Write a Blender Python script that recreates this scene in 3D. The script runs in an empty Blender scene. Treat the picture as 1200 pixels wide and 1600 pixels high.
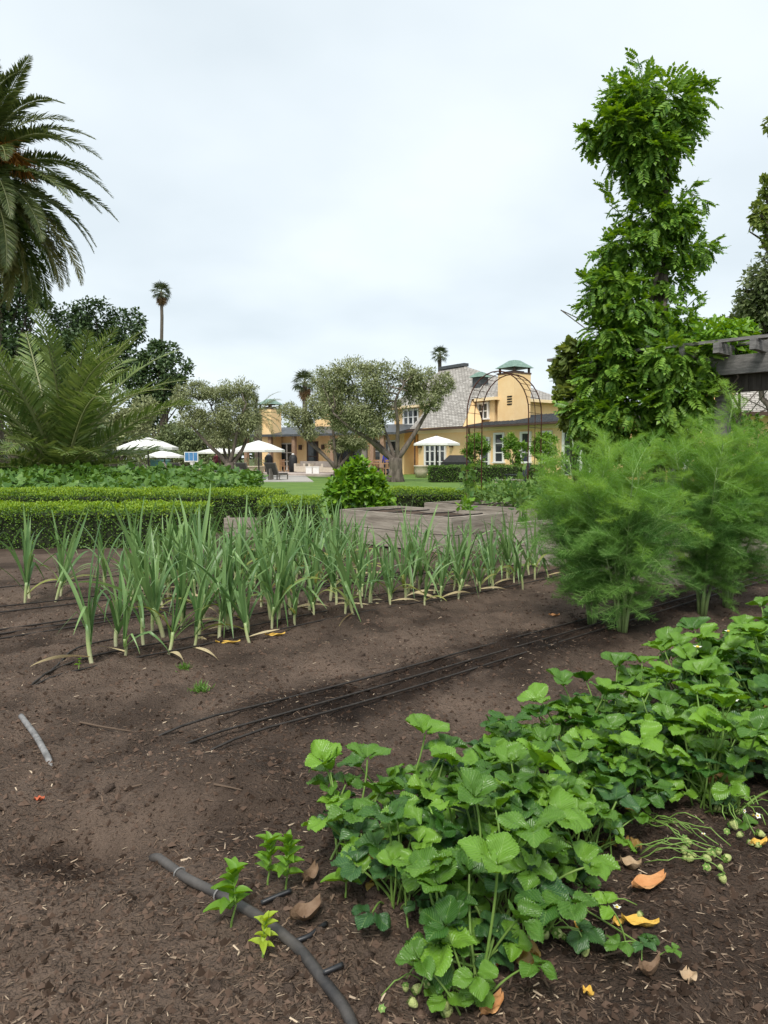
import bpy, math, random
import numpy as np
random.seed(7); rng = np.random.default_rng(7)
R = math.radians
S = bpy.context.scene
C = S.collection

# ------------------------------------------------------------------ camera
CAM_H = 1.15; FPX = 1150.0; PITCH = 4.13
cam_d = bpy.data.cameras.new('camera'); cam = bpy.data.objects.new('camera', cam_d); C.objects.link(cam)
cam.location = (0, 0, CAM_H); cam.rotation_euler = (R(90 - PITCH), 0, 0)
cam_d.sensor_fit = 'VERTICAL'; cam_d.sensor_height = 36; cam_d.lens = FPX / 1600 * 36
cam_d.clip_start = 0.05; cam_d.clip_end = 3000
S.camera = cam
# ------------------------------------------------------------------ world: overcast sky
SUN_EL, SUN_AZ = 54, 192
W = bpy.data.worlds.new('World'); S.world = W; W.use_nodes = True
nt = W.node_tree; nt.nodes.clear()
def wn(t, **k):
    n = nt.nodes.new(t)
    for a, b in k.items(): setattr(n, a, b)
    return n
wo = wn('ShaderNodeOutputWorld'); bg = wn('ShaderNodeBackground'); bg.inputs['Strength'].default_value = 0.1
sky = wn('ShaderNodeTexSky', sky_type='NISHITA', sun_disc=False, sun_elevation=R(SUN_EL), sun_rotation=R(SUN_AZ))
tc = wn('ShaderNodeTexCoord'); sep = wn('ShaderNodeSeparateXYZ')
nt.links.new(tc.outputs['Generated'], sep.inputs[0])
ad = wn('ShaderNodeMath', operation='ADD'); ad.inputs[1].default_value = 0.22
ab = wn('ShaderNodeMath', operation='ABSOLUTE'); nt.links.new(sep.outputs['Z'], ab.inputs[0]); nt.links.new(ab.outputs[0], ad.inputs[0])
dx = wn('ShaderNodeMath', operation='DIVIDE'); dy = wn('ShaderNodeMath', operation='DIVIDE')
nt.links.new(sep.outputs['X'], dx.inputs[0]); nt.links.new(ad.outputs[0], dx.inputs[1])
nt.links.new(sep.outputs['Y'], dy.inputs[0]); nt.links.new(ad.outputs[0], dy.inputs[1])
cb = wn('ShaderNodeCombineXYZ'); nt.links.new(dx.outputs[0], cb.inputs[0]); nt.links.new(dy.outputs[0], cb.inputs[1])
nz = wn('ShaderNodeTexNoise'); nz.inputs['Scale'].default_value = 0.9; nz.inputs['Detail'].default_value = 5; nz.inputs['Roughness'].default_value = 0.45
nt.links.new(cb.outputs[0], nz.inputs['Vector'])
rp = wn('ShaderNodeValToRGB'); nt.links.new(nz.outputs['Fac'], rp.inputs[0])
rp.color_ramp.elements[0].position = 0.36; rp.color_ramp.elements[0].color = (0.345, 0.385, 0.410, 1)
rp.color_ramp.elements[1].position = 0.60; rp.color_ramp.elements[1].color = (0.438, 0.474, 0.492, 1)
sc_ = wn('ShaderNodeVectorMath', operation='SCALE'); sc_.inputs['Scale'].default_value = 10.0
nt.links.new(rp.outputs[0], sc_.inputs[0])
mx = wn('ShaderNodeMix', data_type='RGBA'); mx.inputs['Factor'].default_value = 0.93
nt.links.new(sky.outputs[0], mx.inputs['A']); nt.links.new(sc_.outputs[0], mx.inputs['B'])
nt.links.new(mx.outputs['Result'], bg.inputs['Color']); nt.links.new(bg.outputs[0], wo.inputs[0])
# ------------------------------------------------------------------ sun behind cloud
sd = bpy.data.lights.new('sun', 'SUN'); sd.energy = 1.5; sd.angle = R(16); sd.color = (1.0, 0.96, 0.9)
sun = bpy.data.objects.new('sun', sd); C.objects.link(sun)
sun.rotation_euler = (R(90 - SUN_EL), 0, R(180 - SUN_AZ))
S.view_settings.view_transform = 'Standard'; S.view_settings.look = 'None'
S.cycles.max_bounces = 5; S.cycles.diffuse_bounces = 3; S.cycles.glossy_bounces = 2; S.cycles.transmission_bounces = 3
S.view_settings.gamma = 1; S.view_settings.exposure = 1.16; S.view_settings.use_curve_mapping = False

# ------------------------------------------------------------------ survey helpers: where a sight line meets a depth or the ground
_c, _s = math.cos(R(PITCH)), math.sin(R(PITCH))
def P(px, py, d):
    u, v = (px - 600) / FPX, (800 - py) / FPX
    t = d / (_c + v * _s)
    return np.array([u * t, d, CAM_H + (v * _c - _s) * t])
def GP(px, py, z=0.0):
    u, v = (px - 600) / FPX, (800 - py) / FPX
    t = (CAM_H - z) / -(v * _c - _s)
    return np.array([u * t, (_c + v * _s) * t, z])

# ------------------------------------------------------------------ mesh helpers
def A(*x): return np.array(x, float)
def nrm(v):
    v = np.asarray(v, float)
    return v / np.maximum(np.linalg.norm(v, axis=-1, keepdims=True), 1e-9)
class MB:
    """collects vertices and faces (with a material slot each) for one mesh"""
    def __init__(s): s.V = []; s.F = []; s.n = 0
    def add(s, V, *Fs, slot=0):
        V = np.asarray(V, float).reshape(-1, 3)
        for F in Fs:
            F = np.asarray(F, int)
            if len(F): s.F.append((F + s.n, slot))
        s.V.append(V); s.n += len(V); return s
    def box(s, c, size, ax=(1, 0, 0), ay=(0, 1, 0), slot=0, taper=1.0):
        ax, ay = nrm(ax), nrm(ay); az = np.cross(ax, ay); h = np.array(size) / 2
        V = []
        for k in (-1, 1):
            t = taper if k > 0 else 1
            for i, j in ((-1, -1), (1, -1), (1, 1), (-1, 1)):
                V.append(np.array(c) + ax * i * h[0] * t + ay * j * h[1] * t + az * k * h[2])
        return s.add(V, [[3, 2, 1, 0], [4, 5, 6, 7], [0, 1, 5, 4], [1, 2, 6, 5], [2, 3, 7, 6], [3, 0, 4, 7]], slot=slot)
    def bar(s, a, b, w, h=None, slot=0, up=(0, 0, 1)):
        a, b = np.array(a, float), np.array(b, float); d = nrm(b - a)
        u = np.array(up, float)
        if abs(d @ u) > .95: u = np.array([0, 1., 0])
        y = nrm(np.cross(u, d))
        return s.box((a + b) / 2, (np.linalg.norm(b - a), w, h or w), d, y, slot)
    def tube(s, path, r, n=6, slot=0, cap=True):
        p = np.asarray(path, float); N = len(p); r = np.broadcast_to(np.asarray(r, float), (N,))
        t = np.gradient(p, axis=0); t = nrm(t)
        u = np.array([0, 0, 1.]) if abs(t[0][2]) < .9 else np.array([1., 0, 0])
        a = np.linspace(0, 2 * np.pi, n, endpoint=False); V = []
        x = nrm(np.cross(u, t[0]))
        for i in range(N):
            x = nrm(x - (x @ t[i]) * t[i]); y = np.cross(t[i], x)
            V.append(p[i] + r[i] * (np.cos(a)[:, None] * x + np.sin(a)[:, None] * y))
        k = np.arange(n); k2 = (k + 1) % n; F = []
        for i in range(N - 1): F.append(np.stack([i * n + k, i * n + k2, (i + 1) * n + k2, (i + 1) * n + k], 1))
        fs = [np.concatenate(F)]
        if cap: fs += [np.arange(n)[::-1][None], (np.arange(n) + (N - 1) * n)[None]]
        return s.add(np.concatenate(V), *fs, slot=slot)
    def lathe(s, c, prof, n=16, slot=0):
        """prof: list of (radius, height)"""
        a = np.linspace(0, 2 * np.pi, n, endpoint=False)
        V = np.concatenate([np.stack([c[0] + r * np.cos(a), c[1] + r * np.sin(a), np.full(n, c[2] + z)], 1) for r, z in prof])
        k = np.arange(n); k2 = (k + 1) % n
        F = [np.stack([i * n + k, i * n + k2, (i + 1) * n + k2, (i + 1) * n + k], 1) for i in range(len(prof) - 1)]
        return s.add(V, np.concatenate(F), np.arange(n)[::-1][None], (np.arange(n) + (len(prof) - 1) * n)[None], slot=slot)
    def mesh(s, name, mats, smooth=False, off=(0, 0, 0), uv=None):
        me = bpy.data.meshes.new(name)
        V = np.concatenate(s.V) - np.array(off, float)
        me.vertices.add(len(V)); me.vertices.foreach_set('co', V.ravel().astype(np.float32))
        ls = np.concatenate([F.ravel() for F, _ in s.F]); tot = np.concatenate([np.full(len(F), F.shape[1]) for F, _ in s.F])
        st = np.concatenate([[0], np.cumsum(tot)[:-1]])
        me.loops.add(len(ls)); me.loops.foreach_set('vertex_index', ls.astype(np.int32))
        me.polygons.add(len(tot)); me.polygons.foreach_set('loop_start', st.astype(np.int32))
        me.polygons.foreach_set('loop_total', tot.astype(np.int32))
        me.polygons.foreach_set('material_index', np.concatenate([np.full(len(F), k) for F, k in s.F]).astype(np.int32))
        me.polygons.foreach_set('use_smooth', np.full(len(tot), smooth))
        for m in (mats if isinstance(mats, (list, tuple)) else [mats]): me.materials.append(m)
        me.update(calc_edges=True)
        if uv is not None:
            l = me.uv_layers.new(name='UVMap'); l.data.foreach_set('uv', np.asarray(uv, np.float32)[ls].ravel())
        return me
def link(name, me, parent=None):
    o = bpy.data.objects.new(name, me); C.objects.link(o); o.parent = parent; return o
def tag(o, label=None, cat=None, group=None, kind=None):
    if label: o['label'] = label
    if cat: o['category'] = cat
    if group: o['group'] = group
    if kind: o['kind'] = kind
    return o
def thing(name, loc, label, cat, group=None, rz=0):
    o = bpy.data.objects.new(name, None); C.objects.link(o); o.location = [float(v) for v in loc]; o.rotation_euler = (0, 0, rz)
    o.empty_display_size = .1
    return tag(o, label, cat, group)
def part(name, mb, mats, root, smooth=False, kind=None, world=True, level2=None):
    """a part in world coordinates under an unrotated root (level2: sub-part under that part)"""
    me = mb.mesh(name, mats, smooth, root.location if (root and world) else (0, 0, 0))
    o = link(name, me, level2 or root)
    if kind: o['kind'] = kind
    return o
def copy_tree(o, parent=None):
    c = o.copy(); C.objects.link(c); c.parent = parent
    for ch in o.children: copy_tree(ch, c)
    return c

# ------------------------------------------------------------------ materials
def mat(name, base, base2=None, rough=.8, scale=8, spec=.3, bump=0, bscale=60, metal=0, coords='Object', stretch=None, detail=6, translucent=0):
    m = bpy.data.materials.new(name); m.use_nodes = True; t = m.node_tree; p = t.nodes['Principled BSDF']
    p.inputs['Roughness'].default_value = rough; p.inputs['Specular IOR Level'].default_value = spec; p.inputs['Metallic'].default_value = metal
    p.inputs['Base Color'].default_value = (*base, 1)
    co = t.nodes.new('ShaderNodeTexCoord'); vec = co.outputs[coords]
    if stretch:
        mp = t.nodes.new('ShaderNodeMapping'); mp.inputs['Scale'].default_value = stretch; t.links.new(vec, mp.inputs[0]); vec = mp.outputs[0]
    if base2 is not None:
        n = t.nodes.new('ShaderNodeTexNoise'); n.inputs['Scale'].default_value = scale; n.inputs['Detail'].default_value = detail; n.inputs['Roughness'].default_value = .65
        t.links.new(vec, n.inputs['Vector'])
        r = t.nodes.new('ShaderNodeValToRGB'); r.color_ramp.elements[0].position = .32; r.color_ramp.elements[1].position = .68
        r.color_ramp.elements[0].color = (*base, 1); r.color_ramp.elements[1].color = (*base2, 1)
        t.links.new(n.outputs['Fac'], r.inputs[0]); t.links.new(r.outputs[0], p.inputs['Base Color'])
    if bump:
        n = t.nodes.new('ShaderNodeTexNoise'); n.inputs['Scale'].default_value = bscale; n.inputs['Detail'].default_value = 6; t.links.new(vec, n.inputs['Vector'])
        b = t.nodes.new('ShaderNodeBump'); b.inputs['Strength'].default_value = bump; b.inputs['Distance'].default_value = .02 if name != 'garden_soil' else .035
        t.links.new(n.outputs['Fac'], b.inputs['Height']); t.links.new(b.outputs[0], p.inputs['Normal'])
    return m
def leafmat(name, c1, c2, rough=.45, tr=.28, spec=.35, obj=False, trc=None, c3=None):
    """c1..c2 picked per leaf (per mesh island, or per object)"""
    m = bpy.data.materials.new(name); m.use_nodes = True; t = m.node_tree; p = t.nodes['Principled BSDF']; out = t.nodes['Material Output']
    if obj: rnd = t.nodes.new('ShaderNodeObjectInfo').outputs['Random']
    else: rnd = t.nodes.new('ShaderNodeNewGeometry').outputs['Random Per Island']
    r = t.nodes.new('ShaderNodeValToRGB'); e = r.color_ramp.elements
    e[0].color = (*c1, 1); e[1].color = (*c2, 1)
    if c3: x = e.new(.93); x.color = (*c2, 1); e[-1].color = (*c3, 1)
    t.links.new(rnd, r.inputs[0]); t.links.new(r.outputs[0], p.inputs['Base Color'])
    p.inputs['Roughness'].default_value = rough; p.inputs['Specular IOR Level'].default_value = spec
    tb = t.nodes.new('ShaderNodeBsdfTranslucent'); hs = t.nodes.new('ShaderNodeHueSaturation')
    hs.inputs['Hue'].default_value = .48; hs.inputs['Saturation'].default_value = 1.15; hs.inputs['Value'].default_value = 1.5
    t.links.new(r.outputs[0], hs.inputs['Color']); t.links.new(hs.outputs[0], tb.inputs['Color'])
    mx = t.nodes.new('ShaderNodeMixShader'); mx.inputs[0].default_value = tr
    t.links.new(p.outputs[0], mx.inputs[1]); t.links.new(tb.outputs[0], mx.inputs[2]); t.links.new(mx.outputs[0], out.inputs[0])
    return m
M = {}
M['bark'] = mat('bark', (.07, .055, .042), (.16, .135, .11), .9, 9, bump=.6, bscale=25, stretch=(1, 1, .25))
M['bark_dark'] = mat('bark_dark', (.045, .036, .028), (.10, .08, .062), .9, 9, bump=.6, bscale=25, stretch=(1, 1, .3))
M['olive_bark'] = mat('olive_bark', (.065, .053, .043), (.19, .155, .125), .9, 6, bump=.7, bscale=14, stretch=(1, 1, .3))
M['oak'] = leafmat('oak_leaf', (.028, .058, .02), (.085, .135, .045), tr=.18)
M['olive'] = leafmat('olive_leaf', (.15, .175, .075), (.36, .385, .20), rough=.5, tr=.2)
M['shrub'] = leafmat('shrub_leaf', (.085, .115, .045), (.20, .24, .10), tr=.2)
M['wisteria'] = leafmat('wisteria_leaf', (.058, .148, .018), (.225, .38, .056), rough=.4, tr=.3)
M['wisteria_o'] = leafmat('wisteria_leaf_single', (.085, .19, .025), (.26, .42, .065), rough=.4, tr=.3, obj=True)
M['grape'] = leafmat('vine_leaf', (.10, .15, .03), (.26, .32, .08), rough=.5, tr=.3)
M['box'] = leafmat('box_leaf', (.045, .105, .014), (.14, .245, .036), rough=.4, tr=.2)
M['box_new'] = leafmat('box_new_leaf', (.14, .27, .018), (.31, .43, .045), rough=.45, tr=.3)
M['hedge_core'] = mat('hedge_twigs', (.018, .025, .010), (.03, .035, .018), .95, 20)
M['squash'] = leafmat('squash_leaf', (.055, .135, .025), (.16, .28, .06), rough=.5, tr=.25)
M['lovage'] = leafmat('lovage_leaf', (.07, .19, .012), (.24, .42, .04), rough=.4, tr=.3)
M['herb'] = leafmat('herb_leaf', (.06, .15, .03), (.18, .30, .07), rough=.5, tr=.3)
M['palm'] = leafmat('palm_leaflet', (.05, .078, .025), (.14, .17, .055), rough=.42, tr=.2, c3=(.16, .15, .045))
M['palm_old'] = leafmat('palm_leaflet_old', (.10, .10, .03), (.21, .19, .06), rough=.5, tr=.2)
M['palm_young'] = leafmat('palm_leaflet_young', (.075, .125, .03), (.21, .27, .085), rough=.38, tr=.25)
M['rachis'] = mat('palm_rachis', (.16, .18, .07), (.24, .25, .11), .5, 5)
M['palm_trunk'] = mat('palm_trunk', (.055, .042, .032), (.15, .12, .09), .95, 6, bump=1, bscale=9)
M['dates'] = leafmat('date_stalk', (.20, .075, .012), (.42, .19, .03), tr=.1)
M['fan'] = leafmat('fan_leaf', (.04, .06, .022), (.10, .12, .05), tr=.15)
M['thatch'] = leafmat('dead_fan_leaf', (.16, .09, .045), (.32, .20, .11), tr=.1)
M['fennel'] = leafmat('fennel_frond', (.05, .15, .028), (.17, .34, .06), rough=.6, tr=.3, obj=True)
M['fennel_top'] = leafmat('fennel_top_frond', (.11, .26, .028), (.26, .43, .06), rough=.6, tr=.35, obj=True)  # brighter green for the upper fronds of each stalk
M['fennel_twig'] = mat('fennel_twig', (.20, .36, .09), (.30, .45, .14), .5, 10)
M['fennel_stem'] = mat('fennel_stem', (.14, .22, .07), (.25, .32, .13), .45, 10)
M['leek'] = leafmat('leek_leaf', (.085, .175, .055), (.23, .36, .13), rough=.36, tr=.25, obj=True)
M['leek_pale'] = leafmat('leek_leaf_yellow', (.20, .26, .06), (.38, .36, .12), rough=.5, tr=.3, obj=True)
M['dry'] = leafmat('dry_leek_leaf', (.42, .33, .17), (.60, .50, .30), rough=.7, tr=.2, obj=True)
M['petiole'] = mat('petiole', (.13, .24, .04), (.21, .31, .08), .5, 20)
M['berry'] = mat('unripe_berry', (.36, .43, .12), (.55, .58, .26), .45, 25, bump=.5, bscale=260)
M['calyx'] = mat('calyx', (.10, .2, .03), (.16, .28, .05), .5, 30)
M['petal'] = mat('petal', (.8, .8, .72), None, .6)
M['stamen'] = mat('stamen', (.6, .45, .05), None, .6)
M['seedling'] = leafmat('seedling_leaf', (.08, .21, .018), (.20, .37, .04), rough=.45, tr=.3)
M['seedling_y'] = leafmat('seedling_leaf_yellow', (.25, .38, .03), (.42, .52, .06), rough=.45, tr=.3)
M['weed'] = leafmat('weed_leaf', (.08, .18, .03), (.16, .28, .06), tr=.3)
M['hose'] = mat('black_hose', (.012, .012, .014), (.03, .03, .032), .38, 12, spec=.5)
M['hose_dusty'] = mat('dusty_hose', (.014, .014, .015), (.10, .088, .078), .55, 7, spec=.45, bump=.15, bscale=40)
M['pipe'] = mat('grey_pipe', (.12, .115, .11), (.30, .29, .28), .65, 30)
M['drip'] = mat('drip_tube', (.018, .015, .013), (.05, .042, .036), .6, 25)
M['wood'] = mat('weathered_plank', (.20, .168, .135), (.44, .385, .32), .85, 5, bump=.4, bscale=30, stretch=(.35, .35, 4))
M['beam'] = mat('pergola_timber', (.10, .097, .092), (.27, .255, .24), .85, 4, bump=.4, bscale=24, stretch=(1, 1, 5))
M['beam_dark'] = mat('pergola_board', (.035, .03, .025), (.075, .065, .055), .9, 5, bump=.4, bscale=24, stretch=(6, 6, .5))
M['rust'] = mat('rusted_iron', (.045, .02, .014), (.13, .05, .03), .75, 25, metal=.4)
M['stucco'] = mat('ochre_stucco', (.84, .57, .28), (.89, .65, .36), .9, 1.2, bump=.15, bscale=30)
M['stucco_trim'] = mat('ochre_trim', (.87, .66, .39), (.90, .73, .47), .85, 2)
M['slate'] = None
M['metal_roof'] = mat('dark_roof', (.05, .055, .06), (.09, .095, .10), .5, 3)
M['copper'] = mat('green_copper', (.10, .17, .135), (.24, .34, .28), .6, 5)
M['white'] = mat('white_paint', (.74, .73, .70), (.8, .79, .76), .5, 5)
M['glass'] = mat('window_glass', (.018, .022, .026), (.05, .06, .065), .06, 1.5, spec=.6)
M['dark'] = mat('dark_interior', (.012, .011, .010), None, .9)
M['gutter'] = mat('bronze_gutter', (.06, .035, .025), (.10, .06, .045), .5, 5)
M['porch_post'] = mat('porch_post', (.26, .165, .11), (.36, .24, .16), .8, 5)
M['paving'] = mat('terrace_paving', (.36, .29, .25), (.52, .44, .39), .85, 1.3, coords='Object')
M['stone'] = mat('cast_stone', (.46, .38, .28), (.58, .50, .39), .85, 6)
M['canvas'] = mat('cream_canvas', (.78, .77, .73), (.84, .83, .79), .9, 3)
M['pole'] = mat('dark_pole', (.05, .045, .04), None, .5)
M['teak'] = mat('weathered_teak', (.17, .15, .13), (.27, .24, .21), .8, 8)
M['teak_warm'] = mat('warm_teak', (.35, .19, .10), (.48, .28, .16), .7, 8)
M['sling'] = mat('dark_sling', (.06, .058, .055), (.10, .095, .09), .8, 30)
M['cushion'] = mat('beige_cushion', (.50, .43, .34), (.58, .51, .42), .9, 6)
M['cushion_grey'] = mat('grey_cushion', (.22, .19, .17), (.30, .26, .23), .9, 6)
M['black'] = mat('black_cover', (.012, .012, .013), (.03, .03, .03), .55, 6)
M['black_plastic'] = mat('black_plastic', (.02, .024, .026), (.035, .04, .042), .5, 6)
M['blue_panel'] = mat('blue_backboard', (.05, .16, .34), (.10, .25, .45), .3, 4)
M['blue'] = mat('blue_cloth', (.03, .04, .35), (.05, .07, .45), .8, 6)
M['navy'] = mat('dark_trousers', (.02, .022, .035), None, .8)
M['maroon'] = mat('maroon_cloth', (.10, .02, .03), None, .8)
M['skin'] = mat('skin', (.42, .25, .18), None, .6)
M['hair'] = mat('hair', (.04, .025, .018), None, .7)
M['teal'] = mat('green_bin', (.05, .13, .12), None, .6)
M['chip'] = leafmat('wood_chip', (.03, .02, .014), (.18, .122, .082), rough=.85, tr=0, c3=(.56, .44, .31))
M['crumb'] = leafmat('soil_crumb', (.035, .023, .016), (.15, .10, .073), rough=.95, tr=0, spec=.1)
M['clod'] = mat('earth_clod', (.06, .043, .033), (.15, .108, .084), .95, 30, spec=.1, bump=1, bscale=160)
def shingle_mat(name, c1, c2, sx, sy):
    m = mat(name, c1, c2, .85, 1.5); t = m.node_tree; p = t.nodes['Principled BSDF']
    uv = t.nodes.new('ShaderNodeTexCoord'); b = t.nodes.new('ShaderNodeTexBrick'); t.links.new(uv.outputs['UV'], b.inputs['Vector'])
    b.inputs['Scale'].default_value = 1; b.inputs['Brick Width'].default_value = sx; b.inputs['Row Height'].default_value = sy
    b.inputs['Mortar Size'].default_value = .022; b.inputs['Bias'].default_value = 0
    b.inputs['Color1'].default_value = (*c1, 1); b.inputs['Color2'].default_value = (*c2, 1); b.inputs['Mortar'].default_value = (c1[0] * .45, c1[1] * .45, c1[2] * .45, 1)
    t.links.new(b.outputs['Color'], p.inputs['Base Color'])
    bp = t.nodes.new('ShaderNodeBump'); bp.inputs['Strength'].default_value = .6; bp.inputs['Distance'].default_value = .05; bp.invert = True
    t.links.new(b.outputs['Fac'], bp.inputs['Height']); t.links.new(bp.outputs[0], p.inputs['Normal'])
    return m
M['slate'] = shingle_mat('pale_shingle', (.30, .275, .245), (.50, .465, .42), .34, .17)

# strawberry leaf: colour per leaf, paler veins laid out in the leaf's own UV space
def strawberry_mat(name, c1, c2):
    m = leafmat(name, c1, c2, rough=.36, tr=.25, spec=.5, obj=True); t = m.node_tree; p = t.nodes['Principled BSDF']
    ramp = [n for n in t.nodes if n.type == 'VALTORGB'][0]
    uv = t.nodes.new('ShaderNodeTexCoord'); sp = t.nodes.new('ShaderNodeSeparateXYZ'); t.links.new(uv.outputs['UV'], sp.inputs[0])
    def mth(op, a, b=None):
        n = t.nodes.new('ShaderNodeMath'); n.operation = op
        for i, x in enumerate((a, b)):
            if x is None: continue
            if isinstance(x, (int, float)): n.inputs[i].default_value = x
            else: t.links.new(x, n.inputs[i])
        return n.outputs[0]
    av = mth('ABSOLUTE', sp.outputs[1])
    ph = mth('MULTIPLY', mth('SUBTRACT', sp.outputs[0], mth('MULTIPLY', av, .55)), 9.0)
    fr = mth('ABSOLUTE', mth('SUBTRACT', mth('FRACT', ph), .5))
    vein = mth('LESS_THAN', fr, .07); mid = mth('LESS_THAN', av, .03)
    f = mth('MULTIPLY', mth('MAXIMUM', vein, mid), .35)
    mx = t.nodes.new('ShaderNodeMix'); mx.data_type = 'RGBA'; t.links.new(f, mx.inputs['Factor']); t.links.new(ramp.outputs[0], mx.inputs['A'])
    mx.inputs['B'].default_value = (.27, .42, .10, 1); t.links.new(mx.outputs['Result'], p.inputs['Base Color'])
    b = t.nodes.new('ShaderNodeBump'); b.inputs['Strength'].default_value = .45; b.inputs['Distance'].default_value = .004
    t.links.new(fr, b.inputs['Height']); t.links.new(b.outputs[0], p.inputs['Normal'])
    return m
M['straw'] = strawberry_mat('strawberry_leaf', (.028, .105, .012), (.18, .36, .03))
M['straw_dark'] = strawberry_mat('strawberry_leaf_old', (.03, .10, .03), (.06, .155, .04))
M['straw_old'] = strawberry_mat('strawberry_leaf_dying', (.42, .28, .05), (.30, .16, .06))
def fallen_mat(name, c1, c2): return mat(name, c1, c2, .65, 14, bump=.3, bscale=80)
M['fl_orange'] = fallen_mat('fallen_leaf_orange', (.50, .22, .08), (.62, .33, .14))
M['fl_yellow'] = fallen_mat('fallen_leaf_yellow', (.62, .36, .05), (.72, .48, .12))
M['fl_tan'] = fallen_mat('fallen_leaf_tan', (.36, .25, .15), (.52, .38, .24))
M['fl_brown'] = fallen_mat('fallen_leaf_brown', (.15, .09, .055), (.27, .18, .11))
M['fl_red'] = fallen_mat('fallen_leaf_red', (.42, .09, .04), (.55, .16, .07))

# ------------------------------------------------------------------ noise and the garden's row frame
_perm = rng.random((256, 256))
def vnoise(x, y, f):
    x = np.asarray(x, float) * f + 1000; y = np.asarray(y, float) * f + 1000
    i, j = np.floor(x).astype(int), np.floor(y).astype(int); a, b = x - i, y - j
    a = a * a * (3 - 2 * a); b = b * b * (3 - 2 * b); g = lambda p, q: _perm[p % 256, q % 256]
    return (g(i, j) * (1 - a) + g(i + 1, j) * a) * (1 - b) + (g(i, j + 1) * (1 - a) + g(i + 1, j + 1) * a) * b - .5
ROW_O = A(-1.57, 4.03); _ra = R(42.5); RD = A(math.cos(_ra), math.sin(_ra)); RN = A(-math.sin(_ra), math.cos(_ra))
def row(a, w): return ROW_O + RD * a + RN * w           # metres along a row, metres across the rows
def soil_h(x, y):
    x = np.asarray(x, float); y = np.asarray(y, float)
    a = (x - ROW_O[0]) * RD[0] + (y - ROW_O[1]) * RD[1]; w = (x - ROW_O[0]) * RN[0] + (y - ROW_O[1]) * RN[1]
    near = np.clip((9 - y) / 4, 0, 1)
    z = .05 * vnoise(x, y, 1.1) + .035 * vnoise(x, y, 3.1)
    z = z + near * (.032 * vnoise(x, y, 8) + .022 * vnoise(x, y, 19) + .016 * vnoise(x, y, 31))
    bed = lambda c, hw, h: h * np.exp(-((w - c) / hw) ** 4) * np.clip(a + .9, 0, 1)
    z = z + bed(.25, .5, .035) + bed(-1.37, .34, .03) + bed(-2.9, .55, .05)
    z = z + .10 * np.exp(-(((x + .62) / .32) ** 2 + ((y - 2.45) / .22) ** 2)) - .07 * np.exp(-(((x + .95) / .22) ** 2 + ((y - 2.12) / .12) ** 2))
    return z
def SP(px, py, dz=0):
    """point on the soil along a sight line"""
    p = GP(px, py)
    for _ in range(4): p = GP(px, py, float(soil_h(p[0], p[1])))
    p[2] += dz; return p

# ------------------------------------------------------------------ setting: ground, soil, lawn, terrace
gm = mat('far_ground', (.055, .08, .025), (.09, .115, .04), .95, .6)
o = link('ground', MB().add([[-900, -200, -.25], [900, -200, -.25], [900, 1600, -.25], [-900, 1600, -.25]], [[0, 1, 2, 3]]).mesh('ground', gm)); tag(o, kind='structure')
xs = np.concatenate([np.arange(-9, -3, .12), np.arange(-3, 3.2, .025), np.arange(3.2, 9.01, .12)])
ys = np.concatenate([np.arange(.1, 7, .025), np.arange(7, 14.6, .08)])
X, Y = np.meshgrid(xs, ys); Z = soil_h(X, Y); nx, ny = len(xs), len(ys)
idx = np.arange(nx * ny).reshape(ny, nx)
F = np.stack([idx[:-1, :-1], idx[:-1, 1:], idx[1:, 1:], idx[1:, :-1]], -1).reshape(-1, 4)
sm = mat('garden_soil', (.056, .040, .030), (.20, .143, .107), .95, 1.7, spec=.15, bump=1.0, bscale=95, detail=10)
soil = link('garden_soil', MB().add(np.stack([X, Y, Z], -1), F).mesh('garden_soil', sm, True)); tag(soil, kind='structure')
# damp soil along the drip lines: wet value per vertex
def wet_at(X, Y):
    aa = (X - ROW_O[0]) * RD[0] + (Y - ROW_O[1]) * RD[1]; ww = (X - ROW_O[0]) * RN[0] + (Y - ROW_O[1]) * RN[1]
    n0 = vnoise(X, Y, 2.2) * .5 + vnoise(X, Y, 6) * .5 + vnoise(X, Y, 16) * .3
    wet = np.clip(1.9 - np.abs(ww + 1.40) / .17 + n0 * 1.9, 0, 1) * np.clip((aa + .15) * 2.5, 0, 1)
    wet = np.maximum(wet, .8 * np.clip(1.15 - np.abs(ww - 1.2) / .22 + n0 * 1.5, 0, 1) * np.clip(aa * 2 + 6, 0, 1))
    wet = np.maximum(wet, .8 * np.clip(1.0 - np.abs(ww - .1) / .20 + n0 * 1.8, 0, 1) * np.clip(aa * 2 + 1, 0, 1))
    wet = np.maximum(wet, np.clip(1.3 - np.hypot((X + .98) / .26, (Y - 2.1) / .11) + n0 * 1.3, 0, 1))
    wet = np.maximum(wet, .55 * np.clip((vnoise(X, Y, .9) + .6 * vnoise(X, Y, 2.7) + .4 * vnoise(X, Y, 9)) * 3.2 - .15, 0, 1))
    return np.maximum(wet, .8 * np.clip(1.3 - np.abs(ww + 3.3) / .5 + n0 * 1.5, 0, 1) * np.clip(aa * 2 + 1.3, 0, 1))
def wetten(m, obj, x, y, f=(.27, .25, .24)):
    at = obj.data.attributes.new('wet', 'FLOAT', 'POINT'); at.data.foreach_set('value', wet_at(x, y).ravel().astype(np.float32)); t = m.node_tree; p = t.nodes['Principled BSDF']; src = p.inputs['Base Color'].links[0].from_socket
    an = t.nodes.new('ShaderNodeAttribute'); an.attribute_name = 'wet'; mxn = t.nodes.new('ShaderNodeMix'); mxn.data_type = 'RGBA'; mxn.blend_type = 'MULTIPLY'; mxn.inputs['B'].default_value = (*f, 1)
    t.links.new(an.outputs['Fac'], mxn.inputs['Factor']); t.links.new(src, mxn.inputs['A']); t.links.new(mxn.outputs['Result'], p.inputs['Base Color'])
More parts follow.
